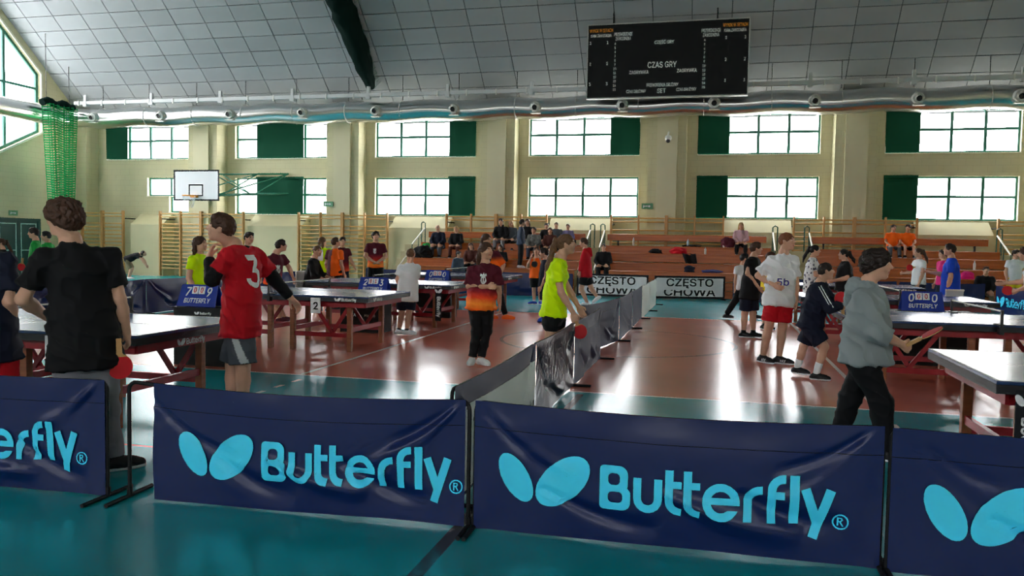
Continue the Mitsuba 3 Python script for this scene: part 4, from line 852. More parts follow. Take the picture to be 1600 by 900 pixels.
    osx = min(o, .024) if sleeve > 1 else min(o, .020); tp = [Cut(q, cuts) for q in tp]
    for q in 'lr':
        S, E, W = J['s'+q]-up*.016*s, J['e'+q], J['w'+q]
        if sleeve <= 0: continue
        if sleeve <= 1:
            e = S+(E-S)*sleeve; tp.append(Cut(Cone(S, e+(E-S)*.12, max(.040*b+osx, .042*b+.018), .042*b+osx+.018*min(1, loose/.02), .03), [(e, unit(E-S))]))
        else:
            e = E+(W-E)*min(1, sleeve-1); ec = [(e, unit(W-E))]; tp += [Cut(Cone(S, E, .040*b+osx, .041*b+osx, .03), ec), Cut(Cone(E, W, .042*b+osx, .031*b+osx*.9, .015), ec)]
    TF = Field(tp, subs=sub, disp=wr(.020 if not far else .012, (8, 8, 6), 1)); mesh_list = [TF.mesh(cc)]
    if sp.get('hood'):
        hb = J['nk']-f*.055*s; mesh_list.append(Field([Cone(J['nk']-r*.07*s-f*.01*s, J['nk']-f*.075*s-up*.01*s, .035*s, .045*s, .04), Cone(J['nk']+r*.07*s-f*.01*s, J['nk']-f*.075*s-up*.01*s, .035*s, .045*s, .04), Cone(J['nk']-f*.085*s-up*.005*s, J['nk']-f*.13*s-up*.13*s, .060*s, .040*s, .05), Cone(J['nk']-r*.06*s+f*.03*s, J['nk']+r*.06*s+f*.03*s, .032*s, None, .03)], subs=[Cone(J['nk'], at(0, -.02, -.1), .05*s, .055*s, .01)], disp=wr(.014, (18, 18, 18), 4)).mesh(cc*.8))
    V, F = join(mesh_list); col = np.tile(tcol, (len(V), 1))
    if gradient:      # printed colour change along the torso: (height fraction, colour) stops
        q = np.clip((V-hemP)@up/np.linalg.norm(sc-hemP), 0, 1.1)+.05*(meshkit.fbm(V*30, 2, 7)-.5)
        xs = [g[0] for g in gradient]; cs = np.array([lin(g[1]) for g in gradient]); col = np.stack([np.interp(q, xs, cs[:, i]) for i in range(3)], 1)
    if sp.get('spots'): q = meshkit.noise(V*26, 5); col[q > .66] = lin((70, 72, 96))
    if sp.get('side'):  # another colour on one flank
        q = (V-mid)@lat; col[q > sp['side'][1]*s] = lin(sp['side'][0])
    if sp.get('patch'): q = meshkit.noise(V*16, 8); col[q > .55] *= .5
    nm = sp.get('name', 'shirt'); shirt = add(nm, (V, F), 'm_cloth', t, smooth=True, color=col)
    # long inner sleeves
    if sp.get('under'):
        for q in 'lr':
            V, F = Field([Cone(J['s'+q]+(J['e'+q]-J['s'+q])*.55, J['e'+q], .050*b, .054*b, .02), Cone(J['e'+q], J['w'+q], .058*b, .040*b, .02)], cuts=[(J['w'+q]-unit(J['w'+q]-J['e'+q])*.01, unit(J['w'+q]-J['e'+q]))], disp=wr(.006, (20, 20, 20), 3)).mesh(cc)
            add('inner_sleeve', (V, F), 'm_cloth', t, 'black inner sleeve', smooth=True, color=np.tile(lin(sp['under']), (len(V), 1)))
    # trousers, shorts
    bcol, bp = lin(bottom[0]), bottom[1] if len(bottom) > 1 else {}
    o = .014 if leg > .6 else .020; o = bp.get('o', o); wst = hc+up*.075*s
    pel = [Slab(hc-up*.02*s, wst, .148*b+.010, .106*b+.010, .130*b+.012, .095*b+.012, lath, .04)]
    ms = [];
    for q in 'lr':
        h, k, a = J['h'+q], J['k'+q], J['a'+q]
        if leg <= .6:
            e = h+(k-h)*min(.98, leg*2); pr = [Cone(h, e+(k-h)*.1, .090*b+o, .074*b+o+.012, .04)]; cu = [(e, unit(k-h))]
        else:
            pr = [Cone(h, k, .088*b+o, .060*b+o, .04), Cone(k, a, .061*b+o, (.050 if not bp.get('slim') else .042)*b+o*.8, .03)]; e = k+(a-k)*min(.97, leg); cu = [(e, unit(a-k))]
        ms.append((pr, cu))
    for pr, cu in ms: pass
    G = [Field(pr, cuts=cu+[(wst, up)], disp=wr(.014, (10, 10, 8), 6)) for pr, cu in ms]+[Field(pel+[Cone(J['hl'], J['hl']+(J['kl']-J['hl'])*.25, .092*b+o*.7, .088*b+o*.7, .04), Cone(J['hr'], J['hr']+(J['kr']-J['hr'])*.25, .092*b+o*.7, .088*b+o*.7, .04)], cuts=[(wst, up)])]
    V, F = join([g.mesh(cc) for g in G]); col = np.tile(bcol, (len(V), 1))
    if bp.get('stripe'):
        q = J['hl']; kk = J['kl']; d = unit(kk-q); a_ = np.cross(d, unit(bp['dir'])); z = (V-q)@d/np.linalg.norm(kk-q); x = (V-q)@unit(a_); side = (V-q)@unit(bp['dir']); m_ = (side > .02) & (z > -.1) & (np.abs(x-.055+.10*np.clip(z-.1, 0, 1)**1.5) < .018+.018*z); col[m_] = lin(bp['stripe']); col[z > .93] = lin('black')
    lower = add(bp.get('name', 'trousers' if leg > .6 else 'shorts'), (V, F), 'm_cloth', t, smooth=True, color=col)
    # socks, shoes
    if shoes:
        for i, q in enumerate('lr'):
            a, k = J['a'+q], J['k'+q]; d = J.get('f_'+q); d = unit(d) if d is not None else unit([math.cos(math.radians(head[0])), math.sin(math.radians(head[0])), 0]); upf = unit(k-a) if abs(d[2]) > .1 else np.array([0, 0, 1.]); upf = unit(upf-d*(upf@d))
            if socks:
                V, F = Field([Cone(a-unit(k-a)*.02, a+(k-a)*socks[1], .040*b, .052*b if socks[1] > .3 else .044*b, .01)], cuts=[(a+(k-a)*socks[1], unit(k-a))]).mesh(cc); add('sock', (V, F), 'm_cloth', t, smooth=True, color=np.tile(lin(socks[0]), (len(V), 1)))
            hz = .075*s; heel, ball, toe = a-d*.045*s-upf*(hz-.035*s), a+d*.11*s-upf*(hz-.030*s), a+d*.155*s-upf*(hz-.026*s); g0 = a-upf*hz
            sf = [Cone(heel, ball, .039*s, .043*s, .02), Cone(ball, toe, .042*s, .033*s, .02), Cone(a-upf*.01, a-upf*.03*s+d*.05*s, .045*s, .040*s, .03)]
            V, F = Field(sf, cuts=[(g0+upf*.016*s, -upf), (a+upf*.018*s, upf)]).mesh((.007, .010, .014)[far]); scol = np.tile(lin(shoes[0]), (len(V), 1))
            if len(shoes) > 2: x_ = (V-a)@d; z_ = (V-g0)@upf; q_ = x_-.35*z_; scol[(q_ > .012) & (q_ < .075) & ((q_-.012) % .024 < .011) & (z_ > .024) & (z_ < .062)] = lin(shoes[2])
            sh = add('shoe', (V, F), 'm_shoe', t, smooth=True, color=scol)
            V, F = Field([Cone(heel, ball, .043*s, .047*s, .02), Cone(ball, toe, .046*s, .036*s, .02)], cuts=[(g0+upf*.022*s, upf), (g0, -upf)]).mesh((.007, .009, .012)[far]); add('sole', (V, F), 'm_shoe', sh, smooth=False, color=np.tile(lin(shoes[1]), (len(V), 1)))
    return t, shirt, TF, lower, dict(up=up, lat=lat, hc=hc, sc=sc, mid=mid, s=s, at=at, f=f, r=r, u=u)
def on_cloth(key, part, m, field, d, mat_, label=None, off=.003):
    """lay a thin flat mesh (already posed before the cloth) onto the cloth along direction d"""
    v, f = trimesh.remesh.subdivide_to_size(m.vertices, m.faces, .02, max_iter=10); d = unit(d); P = v.copy()-d*.12
    for _ in range(40): P = P+d*np.clip(field.eval(P)-off, -.02, .05)[:, None]*.8
    el = np.max([np.linalg.norm(P[f[:, i]]-P[f[:, (i+1) % 3]], axis=1) for i in range(3)], 0); add(part, (P, f[el < .05]), mat_, key, label)
def flat_text(s, h, o, right, up, sx=1., bold=True):
    m = text(s, h, (0, 0, 0), (1, 0, 0), (0, 1, 0), bold, sx, depth=.001); keep = m.triangles_center[:, 2] > .0009
    m = trimesh.Trimesh(m.vertices, m.faces[keep & (m.face_normals[:, 2] > .5)], process=False); m.remove_unreferenced_vertices(); m.apply_transform(frame_of(o, right, up)); return m
def pose(base, H, yaw, z=0., arms=None, step=0., spread=.055, lean=0., bend=0., knee=0.):
    """standing joints; yaw: facing in degrees"""
    a = math.radians(yaw); f = np.array([math.cos(a), math.sin(a), 0]); r = np.array([f[1], -f[0], 0]); U = np.array([0, 0, 1.]); B = np.array([base[0], base[1], z]); P = lambda x, y, q: B+(r*x+f*y+U*q)*H
    dz = -.04*knee; cb, sb = math.cos(lean), math.sin(lean)
    tor = lambda x, y, q: P(x, y*cb+sb*(q-.53)-.05*lean, .53+dz+(q-.53)*cb-y*sb)
    J = dict(hl=P(-.052, 0-.05*lean, .52+dz), hr=P(.052, -.05*lean, .52+dz), kl=P(-spread, step*.5+.05*knee, .285+dz*.4), kr=P(spread, -step*.5+.05*knee, .285+dz*.4), al=P(-spread*1.1, step-.02, .05), ar=P(spread*1.1, -step-.02, .05),
        sl=tor(-.105, 0, .805), sr=tor(.105, 0, .805), nk=tor(0, 0, .845), hd=tor(0, .025, .932), f_l=f-r*.2, f_r=f+r*.2)
    D = {'l': ((-.03, -.02, -.175), (-.03, .045, -.315)), 'r': ((.03, -.02, -.175), (.03, .045, -.315))}
    if arms: D.update(arms)
    for q in 'lr':
        for k, o in zip('ew', D[q]): J[k+q] = J['s'+q]+(r*o[0]+f*o[1]+U*o[2])*H
    return J
CROSS = {'l': ((-.03, .02, -.165), (.07, .13, -.21)), 'r': ((.03, .02, -.165), (-.07, .13, -.22))}
LAP = {'l': ((-.04, .05, -.155), (.04, .17, -.22)), 'r': ((.04, .05, -.155), (-.03, .17, -.235))}
def sit(base, hs, yaw, seat, feet=.30, arms=LAP, lean=.12, spread=.08, fwd=.42):
    """seated joints: hs = height of the crown over the seat, seat = z of the seat, feet = drop from seat to the soles"""
    H = hs/.52; a = math.radians(yaw); f = np.array([math.cos(a), math.sin(a), 0]); r = np.array([f[1], -f[0], 0]); U = np.array([0, 0, 1.]); B = np.array([base[0], base[1], seat]); cb, sb = math.cos(lean), math.sin(lean)
    P = lambda x, y, q: B+r*x*H+f*y*H+U*q*H
    tor = lambda x, y, q: P(x, y*cb+sb*q, .055+q*cb-y*sb)
    kn = .245
    J = dict(hl=P(-.05, 0, .055), hr=P(.05, 0, .055), kl=P(-spread, kn, .075), kr=P(spread, kn, .075), al=B-r*spread*1.1*H+f*fwd*.62*H+U*(-feet+.05*H), ar=B+r*spread*1.1*H+f*fwd*.60*H+U*(-feet+.05*H),
        sl=tor(-.105, 0, .28), sr=tor(.105, 0, .28), nk=tor(0, 0, .325), hd=tor(0, .03, .41), f_l=f, f_r=f)
    for q in 'lr':
        for k, o in zip('ew', arms[q]): J[k+q] = J['s'+q]+(r*o[0]+f*o[1]+U*o[2])*H
    return J, H
def paddle(label, c, nrm, handle, red='m_rubber_red', back='m_rubber_black'):
    """c: blade centre, nrm: normal of the front side, handle: direction from the blade to the grip"""
    t = thing('table_tennis_paddle', label, 'paddle'); h = unit(handle); M = frame_of(c, np.cross(-h, unit(nrm)), -h)
    bl = affinity.scale(Point(0, 0).buffer(1, quad_segs=10), .075, .079)
    neck = Polygon([(-.035, -.06), (.035, -.06), (.014, -.09), (-.014, -.09)])
    def pl(q, d, z): m = flat(q, d); m.apply_translation((0, 0, z)); m.apply_transform(M); return m
    add('blade', pl(bl.union(neck), .006, -.003), 'm_paddle_wood', t)
    face = bl.intersection(sbox(-1, -.062, 1, 1)).buffer(-.001)
    add('rubber', pl(face, .0035, .003), red, t); add('rubber', pl(face, .0035, -.0065), back, t)
    g = flat(sbox(-.013, -.175, .013, -.078).buffer(.003), .024); g.apply_translation((0, 0, -.012)); g.apply_transform(M); add('handle', g, 'm_paddle_wood', t)
    return t
def unpack(base, H, pts, **more):
    """joints given in centimetres from the feet's base point"""
    K = 'hd nk sl sr el er wl wr hl hr kl kr al ar'.split(); J = {k: np.array([base[0], base[1], 0])+np.array(pts[3*i:3*i+3])/100 for i, k in enumerate(K)}; J.update({k: np.asarray(v, float) for k, v in more.items()}); return J

# ------------------------------------------------------------------ the people
def yv(a): return np.array([math.cos(math.radians(a)), math.sin(math.radians(a)), 0.])
def emblem(res, c, right, up, d, h=.10, txt=None, m='m_white_print', sx=1., name='print'):
    """a printed mark on the shirt"""
    t, sh, TF = res[0], res[1], res[2]
    if txt: mesh = flat_text(txt, h, c, right, up, sx)
    else:
        q = unary_union([affinity.scale(Point(0, -.05).buffer(.5), .62, .9), Polygon([(-.34, .30), (-.30, .62), (-.12, .45), (0, .70), (.12, .45), (.30, .62), (.34, .30)])]).difference(unary_union([sbox(-.16, -.22, -.06, .12), sbox(.06, -.22, .16, .12), sbox(-.2, -.34, .2, -.29)])); q = affinity.scale(q, h, h, origin=(0, 0))
        v, f_ = logo_tris(q, 1., 0, 0); mesh = trimesh.Trimesh(v, f_, process=False); mesh.apply_transform(frame_of(c, right, up))
    on_cloth(sh, name, mesh, TF, d, m)
GRIP = 1.25
MG = [(0, 'orange'), (.14, (255, 150, 50)), (.30, (236, 70, 40)), (.46, (150, 34, 44)), (.60, 'maroon'), (1.1, 'maroon')]
MG2 = [(0, 'orange'), (.10, (220, 60, 40)), (.34, (150, 30, 44)), (.5, 'maroon'), (1.1, 'maroon')]
# boy in black, seen from behind at the left
J = unpack((-3.78, 4.32), 1.7, [-11,-10,159,-8,-7,144,-18,-18,137,8,7,138,-26,-26,110,13,9,109,-34,0,97,13,15,88,-9,-8,72,4,3,71,-8,-7,38,6,5,38,-10,-4,8,12,4,8], f_l=yv(110), f_r=yv(55), p_r=yv(221), t_r=yv(131))
R_ = person('boy in a plain black t-shirt and grey sweatpants, seen from behind at the left', J, 1.72, ('black',), ('sweat',), (172, 4), ('mop', 'brown'), ('black', 'white'), hands=(.5, GRIP), loose=.022, sleeve=.72, hem=.04, leg=.97, build=1.0)
paddle('red table tennis paddle held low by the boy in black', (-3.60, 4.35, .672), (.6, -.8, .1), (-.02, -.02, 1))
# person cut by the left edge
J = unpack((-4.62, 4.6), 1.6, [-15,-15,158,-14,-14,143,-29,-22,133,-1,-8,133,-29,-29,104,4,-11,104,-30,-16,82,-8,4,84,-17,-18,67,-8,-8,67,-17,-17,36,-7,-8,36,-18,-18,7,-7,-7,7], f_l=yv(120), f_r=yv(100))
person('player in a navy shirt and red shorts cut off by the left edge', J, 1.68, ('navy',), ('red',), (125, 0), ('short', 'dark'), ('black', 'white'), loose=.02, sleeve=.75, hem=.03, leg=.48, far=0, c=.014)
# boy in red with the number 3
J = unpack((-3.85, 5.98), 1.70, [-6,-8,157,1,1,142,5,-14,137,8,21,138,-5,-21,116,14,40,115,-16,-9,132,24,51,98,8,-2,79,3,9,78,12,-4,44,-4,6,43,12,-4,8,-6,7,8], f_l=yv(205), f_r=yv(190), h_l=(.20, .1, 1.), p_l=yv(20), t_l=yv(110), h_r=(.45, .5, -.7))
R_ = person('boy in a red shirt numbered 3 with black inner sleeves, hand at his chin', J, 1.76, ('red', {'under': 'black'}), ('dgrey', {'stripe': (196, 200, 202), 'dir': yv(-60)}), (206, 8), ('short', 'brown'), ('white', 'white'), ('white', .35), hands=(.7, .6), loose=.020, sleeve=.66, hem=.10, leg=.47)
K_ = R_[4]; back = -np.cross(K_['up'], K_['lat'])
emblem(R_, K_['mid']+K_['up']*.07-K_['lat']*.015+back*.25, K_['lat'], K_['up'], -back, .25, '3', sx=.78)
# girl in neon yellow at the divider
J = unpack((-1.68, 8.5), 1.62, [17,1,149,10,1,134,6,14,127,9,-13,127,16,22,101,15,-15,99,27,22,83,27,-9,78,4,7,72,4,-5,72,16,17,44,2,-6,40,10,16,7,2,-6,7], f_l=yv(5), f_r=yv(15), p_r=yv(90), t_r=yv(0), h_r=(.25, -.05, -1))
R_ = person('girl in a neon yellow shirt with a long brown ponytail, standing at the court divider', J, 1.62, ('neon',), ('black',), (6, 6), ('pony', 'lbrown', 1.9), ('white', 'white'), hands=(.4, GRIP), loose=.016, sleeve=.60, hem=-.02, leg=.15, build=.92)
add('ponytail', Field([Cone((-1.70, 8.44, 1.50), (-1.76, 8.42, 1.40), .045, .05), Cone((-1.76, 8.42, 1.40), (-1.80, 8.40, 1.20), .05, .045), Cone((-1.80, 8.40, 1.2), (-1.82, 8.40, .98), .04, .02)], disp=lambda P: (meshkit.fbm(P*np.array([70, 70, 16]), 2, 3)-.5)*.03).mesh(.007), 'm_hair', R_[0], smooth=True, color=None) if False else None
paddle('red table tennis paddle held over the divider by the neon yellow girl', (-1.335, 8.42, .585), (.15, -1, .05), (-.42, .02, 1))
# player in maroon fading to orange, facing the viewer
J = unpack((-2.73, 9.56), 1.51, [4,1,139,3,1,124,17,1,118,-13,0,117,19,4,97,-16,-3,96,20,8,77,11,-16,97,6,0,74,-8,-1,74,5,2,41,-4,-4,41,1,-4,8,-10,-5,8], f_l=yv(-35), f_r=yv(-85), t_r=(0, 0, 1), p_r=yv(110))
R_ = person('player in a maroon shirt fading to orange and black leggings, forearm across the waist', J, 1.53, ('maroon',), ('black', {'slim': 1, 'o': .013}), (-36, 6), ('long', 'brown'), ('white', 'white'), hands=(.4, .9), loose=.018, sleeve=.9, hem=.06, leg=.93, gradient=MG)
K_ = R_[4]; fr_ = np.cross(K_['up'], K_['lat']); emblem(R_, K_['mid']+K_['up']*.13+K_['lat']*(-.03)+fr_*.25, -K_['lat'], K_['up'], -fr_, .12)
# tall boy in white, red shorts
J = unpack((.82, 11.02), 1.71, [9,-1,158,5,0,142,17,-1,136,-9,1,136,21,-2,107,-25,9,113,22,-5,83,-7,-12,103,9,-1,81,-5,0,81,7,0,48,-10,-2,48,4,-2,8,-16,3,8], f_l=yv(-18), f_r=yv(-48), t_r=(0, 0, 1), p_r=yv(90))
R_ = person('tall boy in a white t-shirt with purple print and red shorts, hand on belly', J, 1.72, ('white', {}), ('red',), (-24, 4), ('crop', 'ginger'), ('black', 'white', 'white'), ('black', .06), hands=(.4, .6), loose=.024, sleeve=.80, hem=.05, leg=.40, build=.97)
K_ = R_[4]; fr_ = np.cross(K_['up'], K_['lat'])
mat('m_purple', s2l(70, 60, 150), .7, .3)
emblem(R_, K_['mid']-K_['up']*.02-K_['lat']*(.03)+fr_*.25, -K_['lat'], K_['up'], -fr_, .085, '5b', 'm_purple', 1.1)
emblem(R_, K_['mid']+K_['up']*.23+K_['lat']*(-.08)+fr_*.25, -K_['lat'], K_['up'], -fr_, .05, None, 'm_grey_print')
# crouching boy in navy
J = unpack((1.12, 9.9), 1.42, [13,-2,124,7,-1,111,12,12,107,1,-13,106,24,14,88,16,-19,83,33,10,85,30,-4,86,3,8,63,-5,-8,63,-7,12,35,13,-13,39,-13,14,9,5,-13,7], f_l=yv(-30), f_r=yv(-12), p_r=yv(90), t_r=(0, 0, 1), h_r=(.8, .3, .4))
R_ = person('boy crouching in a navy tracksuit top and navy shorts, ready to play', J, 1.42, ('navy', {'name': 'jacket'}), ('navy',), (4, 5), ('crop', 'dark'), ('black', 'white'), ('white', .42), hands=(.5, GRIP), loose=.022, sleeve=1.85, hem=.05, leg=.42)
st = [tube([J['sr']+yv(-94)*.062+np.array([.03, 0, .01]), J['er']+yv(-94)*.058+np.array([.012, 0, .0])], .006, 5), tube([J['er']+yv(-94)*.055, J['wr']+yv(-94)*.045], .006, 5)]
st += [tube([a+np.array([.022, .0, .012]), b_+np.array([.022, 0, .012])], .006, 5) for a, b_ in ((J['sr']+yv(-94)*.060+np.array([.03, 0, .01]), J['er']+yv(-94)*.056+np.array([.012, 0, 0])),)]
add('sleeve_stripe', cat(st), 'm_white_print', R_[1], 'white stripes along the sleeve')
paddle('red table tennis paddle raised by the crouching navy boy', (1.42, 9.86, .935), (.05, -1, .1), (.15, 0, -1))
# boy in the grey hoodie
J = unpack((1.09, 6.2), 1.5, [3,-1,138,-3,0,124,5,13,117,-8,-15,116,10,18,94,1,-23,93,8,14,74,17,-16,85,3,8,74,-7,-7,74,-9,12,41,8,-8,42,-16,13,8,11,-7,8], f_l=yv(-10), f_r=yv(-15), p_r=yv(90), t_r=(0, 0, 1))
R_ = person('boy in a grey hooded sweatshirt and black tracksuit trousers with a paddle in his fist', J, 1.52, ('grey', {'hood': 1, 'name': 'hoodie'}), ('black',), (-17, 2), ('mop', 'dark'), ('black', 'white'), hands=(.5, GRIP), loose=.032, sleeve=1.45, hem=.05, leg=.97, build=1.12)
paddle('table tennis paddle held edge-on by the boy in the grey hoodie', (1.445, 6.01, .935), (-.484, .0, .81), (-.80, .2, -.52))
# far table players on the left
J = unpack((-7.62, 13.15), 1.6, [11,3,138,1,1,124,5,19,118,-1,-15,116,11,30,99,-3,-19,93,17,33,82,10,-6,78,-6,6,74,-2,-9,74,-2,10,38,6,-8,38,9,19,8,13,-6,8], f_l=yv(40), f_r=yv(35))
R_ = person('boy in a maroon shirt leaning forward at the end of the number 3 table', J, 1.62, ('maroon',), ('black',), (38, 6), ('short', 'dark'), ('maroon', 'maroon'), hands=(.5, .5), sleeve=.62, hem=.06, leg=.45, far=1, gradient=MG2, loose=.018)
K_ = R_[4]; fr_ = np.cross(K_['up'], K_['lat']); emblem(R_, K_['mid']+K_['up']*.06+K_['lat']*.06+fr_*.25, -K_['lat'], K_['up'], -fr_, .13)
J = unpack((-4.69, 12.19), 1.39, [2,1,129,1,0,116,-13,-3,109,13,1,110,-18,-5,90,10,-2,86,-21,13,77,6,9,66,-9,-2,62,4,-1,62,-12,0,34,1,-3,35,-16,-1,8,-1,-6,8], f_l=yv(40), f_r=yv(28))
person('boy in a white t-shirt with black cuffs and navy shorts, seen from behind', J, 1.40, ('white',), ('navy',), (92, 0), ('crop', 'lbrown'), ('white', 'white'), ('black', .14), hands=(.6, .4), sleeve=.72, hem=.08, leg=.38, far=1, loose=.022)
J = unpack((-4.1, 15.4), 1.66, [-21,-6,156,-16,-4,140,1,-9,131,-28,2,131,14,-6,108,-33,2,106,10,-14,88,-27,-7,87,1,-6,78,-13,2,78,8,-3,44,-16,0,42,19,0,9,-15,1,9], f_l=yv(20), f_r=yv(5))
person('player with orange shoes and black leggings, mostly hidden behind the maroon and orange player', J, 1.66, ('maroon', {'side': ('orange', -1)}) if False else ('maroon',), ('black', {'slim': 1, 'o': .013}), (-20, 0), ('long', 'brown'), ('orange', 'orange'), sleeve=.95, leg=.93, far=1, gradient=[(0, 'orange'), (.7, 'orange'), (.85, 'maroon'), (1.1, 'maroon')])
J = unpack((-4.05, 19.6), 1.4, [-17,-4,133,-17,-4,117,-3,0,110,-30,-6,109,2,-2,92,-38,-10,92,-6,-15,116,-27,-19,117,-9,-2,72,-23,-5,72,-8,1,38,-21,-6,38,-6,1,8,-20,-4,8], f_l=yv(-60), f_r=yv(200))
person('kid in an orange t-shirt and black shorts raising both hands to the face', J, 1.44, ('orange',), ('black',), (-80, 12), ('long', 'brown'), ('blue', 'white'), ('white', .22), hands=(.5, .5), sleeve=.6, hem=.06, leg=.42, far=2)
paddle('black faced paddle before the chest of the kid in orange', (-4.22, 19.36, 1.01), (.2, -1, .1), (-.1, 0, 1), 'm_rubber_black')
J = unpack((-2.9, 19.6), 1.68, [-16,-2,155,-11,-2,138,-11,-16,131,-10,12,131,-17,-20,106,-5,15,104,-21,-19,84,-21,17,85,-10,-9,78,-9,7,78,-18,-11,44,4,9,44,-3,-7,9,18,11,24], f_l=yv(192), f_r=(-.75, -.1, -.6))
R_ = person('boy in a red sweatshirt and black shorts walking left past the white boards', J, 1.68, ('red', {'hood': 1, 'name': 'hoodie'}), ('black',), (188, 0), ('short', 'brown'), ('white', 'white'), sleeve=1.9, hem=.06, leg=.36, far=2, loose=.02)
J = unpack((.66, 14.05), 1.59, [2,0,148,-2,0,134,3,11,129,-9,-10,128,12,13,106,-11,-13,107,21,11,87,6,-12,86,-2,5,72,-10,-5,72,0,4,40,-13,-3,40,2,4,8,-14,-3,8], f_l=yv(-22), f_r=yv(-12))
R_ = person('boy in a black shirt with white back print, left of the tall boy in white', J, 1.59, ('black',), ('navy',), (6, 4), ('short', 'brown'), ('black', 'white'), ('black', .18), sleeve=.3, hem=.08, leg=.42, far=1, loose=.018)
K_ = R_[4]; bk = -np.cross(K_['up'], K_['lat']); emblem(R_, K_['mid']+K_['up']*.15+bk*.25, K_['lat'], K_['up'], -bk, .14, '6')
J = unpack((.25, 17.6), 1.5, [38,-1,127,34,0,114,43,9,109,23,-5,108,48,11,87,21,-6,86,51,11,68,20,-5,64,43,5,69,32,-3,69,52,7,40,22,-4,40,63,7,9,4,-4,9], f_l=yv(0), f_r=yv(-20))
person('kid in a white t-shirt and black tracksuit trousers lunging behind the boy in black', J, 1.5, ('white',), ('black',), (5, 0), ('short', 'black'), ('black', 'white'), sleeve=.6, leg=.97, far=2)
def stand(lab, base, H, yaw, top, bot, hair, head=None, z=0., arms=None, far=2, shoes=('white', 'white'), **k):
    pk = {q: k.pop(q) for q in ('step', 'spread', 'lean', 'knee') if q in k}
    J = pose(base, H, yaw, z, arms, **pk); J.update({q: k.pop(q) for q in list(k) if q in J}); return person(lab, J, H, top, bot, head or (yaw, 4), hair, shoes, far=far, **k)
R_ = stand('girl with long brown hair in neon yellow behind the 7 and 9 score board', (-6.85, 9.8), 1.51, 10, ('neon',), ('black',), ('long', 'brown'), (8, 10), far=1, sleeve=.55, leg=.5, shoes=('black', 'white'))
stand('dark haired kid whose head shows behind the neck of the boy in red', (-8.35, 13.45), 1.62, -20, ('black',), ('navy',), ('short', 'dark'), (-20, 0), leg=.97)
J, Hh = sit((-8.2, 15.6), .91, 10, .46, .46, {'l': ((-.04, .05, -.16), (.02, .19, -.20)), 'r': ((.04, .05, -.16), (.02, .20, -.22))})
person('boy in black sitting on a white chair between the maroon players', J, Hh, ('black',), ('black',), (-25, 4), ('crop', 'lbrown'), ('black', 'white'), sleeve=1.5, leg=.5, far=1)
t = thing('chair', 'white plastic chair under the seated boy in black', 'chair')
add('seat', rbox(-8.42, -8.0, 15.4, 15.8, .40, .44, .015), 'm_white_metal', t); add('backrest', rbox(-8.46, -8.42, 15.4, 15.8, .44, .84, .015), 'm_white_metal', t)
for x in (-8.40, -8.03):
    for y in (15.43, 15.77): add('leg', tube([(x, y, 0), (x, y, .41)], .014, 8), 'm_dark', t)
_w = J['wr']+yv(10)*.07; paddle('red table tennis paddle beside the seated boy in black', _w+np.array([-.12, -.05, -.02])+yv(-80)*.02, (.1, -1, .2), (1, .1, .2))
stand('kid in a maroon and orange shirt and black shorts, back turned beside the seated boy', (-7.95, 16.0), 1.55, 95, ('maroon',), ('black',), ('short', 'dark'), (70, 12), far=1, leg=.42, gradient=None, sleeve=.65) if False else None
R_ = stand('kid with bowed head in a shirt half maroon half orange, right of the seated boy', (-7.95, 16.2), 1.56, 75, ('maroon', {'side': ('orange', 0)}), ('black',), ('short', 'brown'), (40, 22), far=1, leg=.42, sleeve=.62, hem=.08)
R_ = stand('long haired girl in neon yellow with a white number sheet on her back', (-8.9, 17.5), 1.57, 120, ('neon',), ('black',), ('long', 'lbrown'), (60, 8), far=2, leg=.97, sleeve=.6)
add('number_sheet', (np.array([(-8.93+.12*math.cos(.5*i)*0-.13+.26*i/4, 17.33-.012*(2-abs(i-2)), z) for z in (1.02, 1.27) for i in range(5)]), np.array([[i, i+1, i+6, i+5] for i in range(4)])), 'm_white_card', R_[0], 'white number sheet')
stand('boy in a maroon shirt, one arm reaching down, before the wall bars', (-8.75, 18.2), 1.58, -40, ('maroon',), ('navy',), ('short', 'dark'), (-50, 8), leg=.42, arms={'l': ((-.03, .05, -.165), (-.03, .18, -.27)), 'r': ((.03, -.02, -.175), (.03, .05, -.32))}, gradient=MG2)
R_ = stand('boy in a maroon shirt fading to orange with joined hands, before the wall bars', (-8.3, 19.2), 1.74, -62, ('maroon',), ('black',), ('curly', 'dark'), (-50, 14), leg=.42, arms={'l': ((-.045, .02, -.165), (.085, .13, -.245)), 'r': ((.045, .02, -.165), (-.085, .13, -.245))}, gradient=MG, sleeve=.65)
K_ = R_[4]; fr_ = np.cross(K_['up'], K_['lat']); emblem(R_, K_['mid']+K_['up']*.13+K_['lat']*(.03)+fr_*.25, -K_['lat'], K_['up'], -fr_, .12)
stand('hidden player in blue shoes behind the girl in neon yellow', (-3.12, 15.3), 1.42, 190, ('navy',), ('navy',), ('short', 'dark'), (190, 0), leg=.45, shoes=('blue', 'navy'), spread=.09)
stand('boy in a yellow shirt and black shorts half hidden behind the tall boy in white', (.98, 15.6), 1.42, 10, ('yellow',), ('black',), ('short', 'brown'), (10, 0), far=1, shoes=('black', 'white'), socks=('black', .12), leg=.45, arms={'l': ((-.03, .03, -.17), (.0, .15, -.22)), 'r': ((.03, .03, -.17), (.0, .13, -.25))})
stand('dark haired woman in a white patterned blouse, behind the crouching navy boy', (1.85, 16.6), 1.57, -5, ('white', {'spots': 1}), ('navy',), ('pony', 'black', 1.0), (-8, 0), far=1, arms={'l': ((-.02, .04, -.165), (.02, .16, -.20)), 'r': ((.02, .04, -.165), (-.02, .16, -.19))}, leg=.97, hem=.16, sleeve=.7, loose=.03)
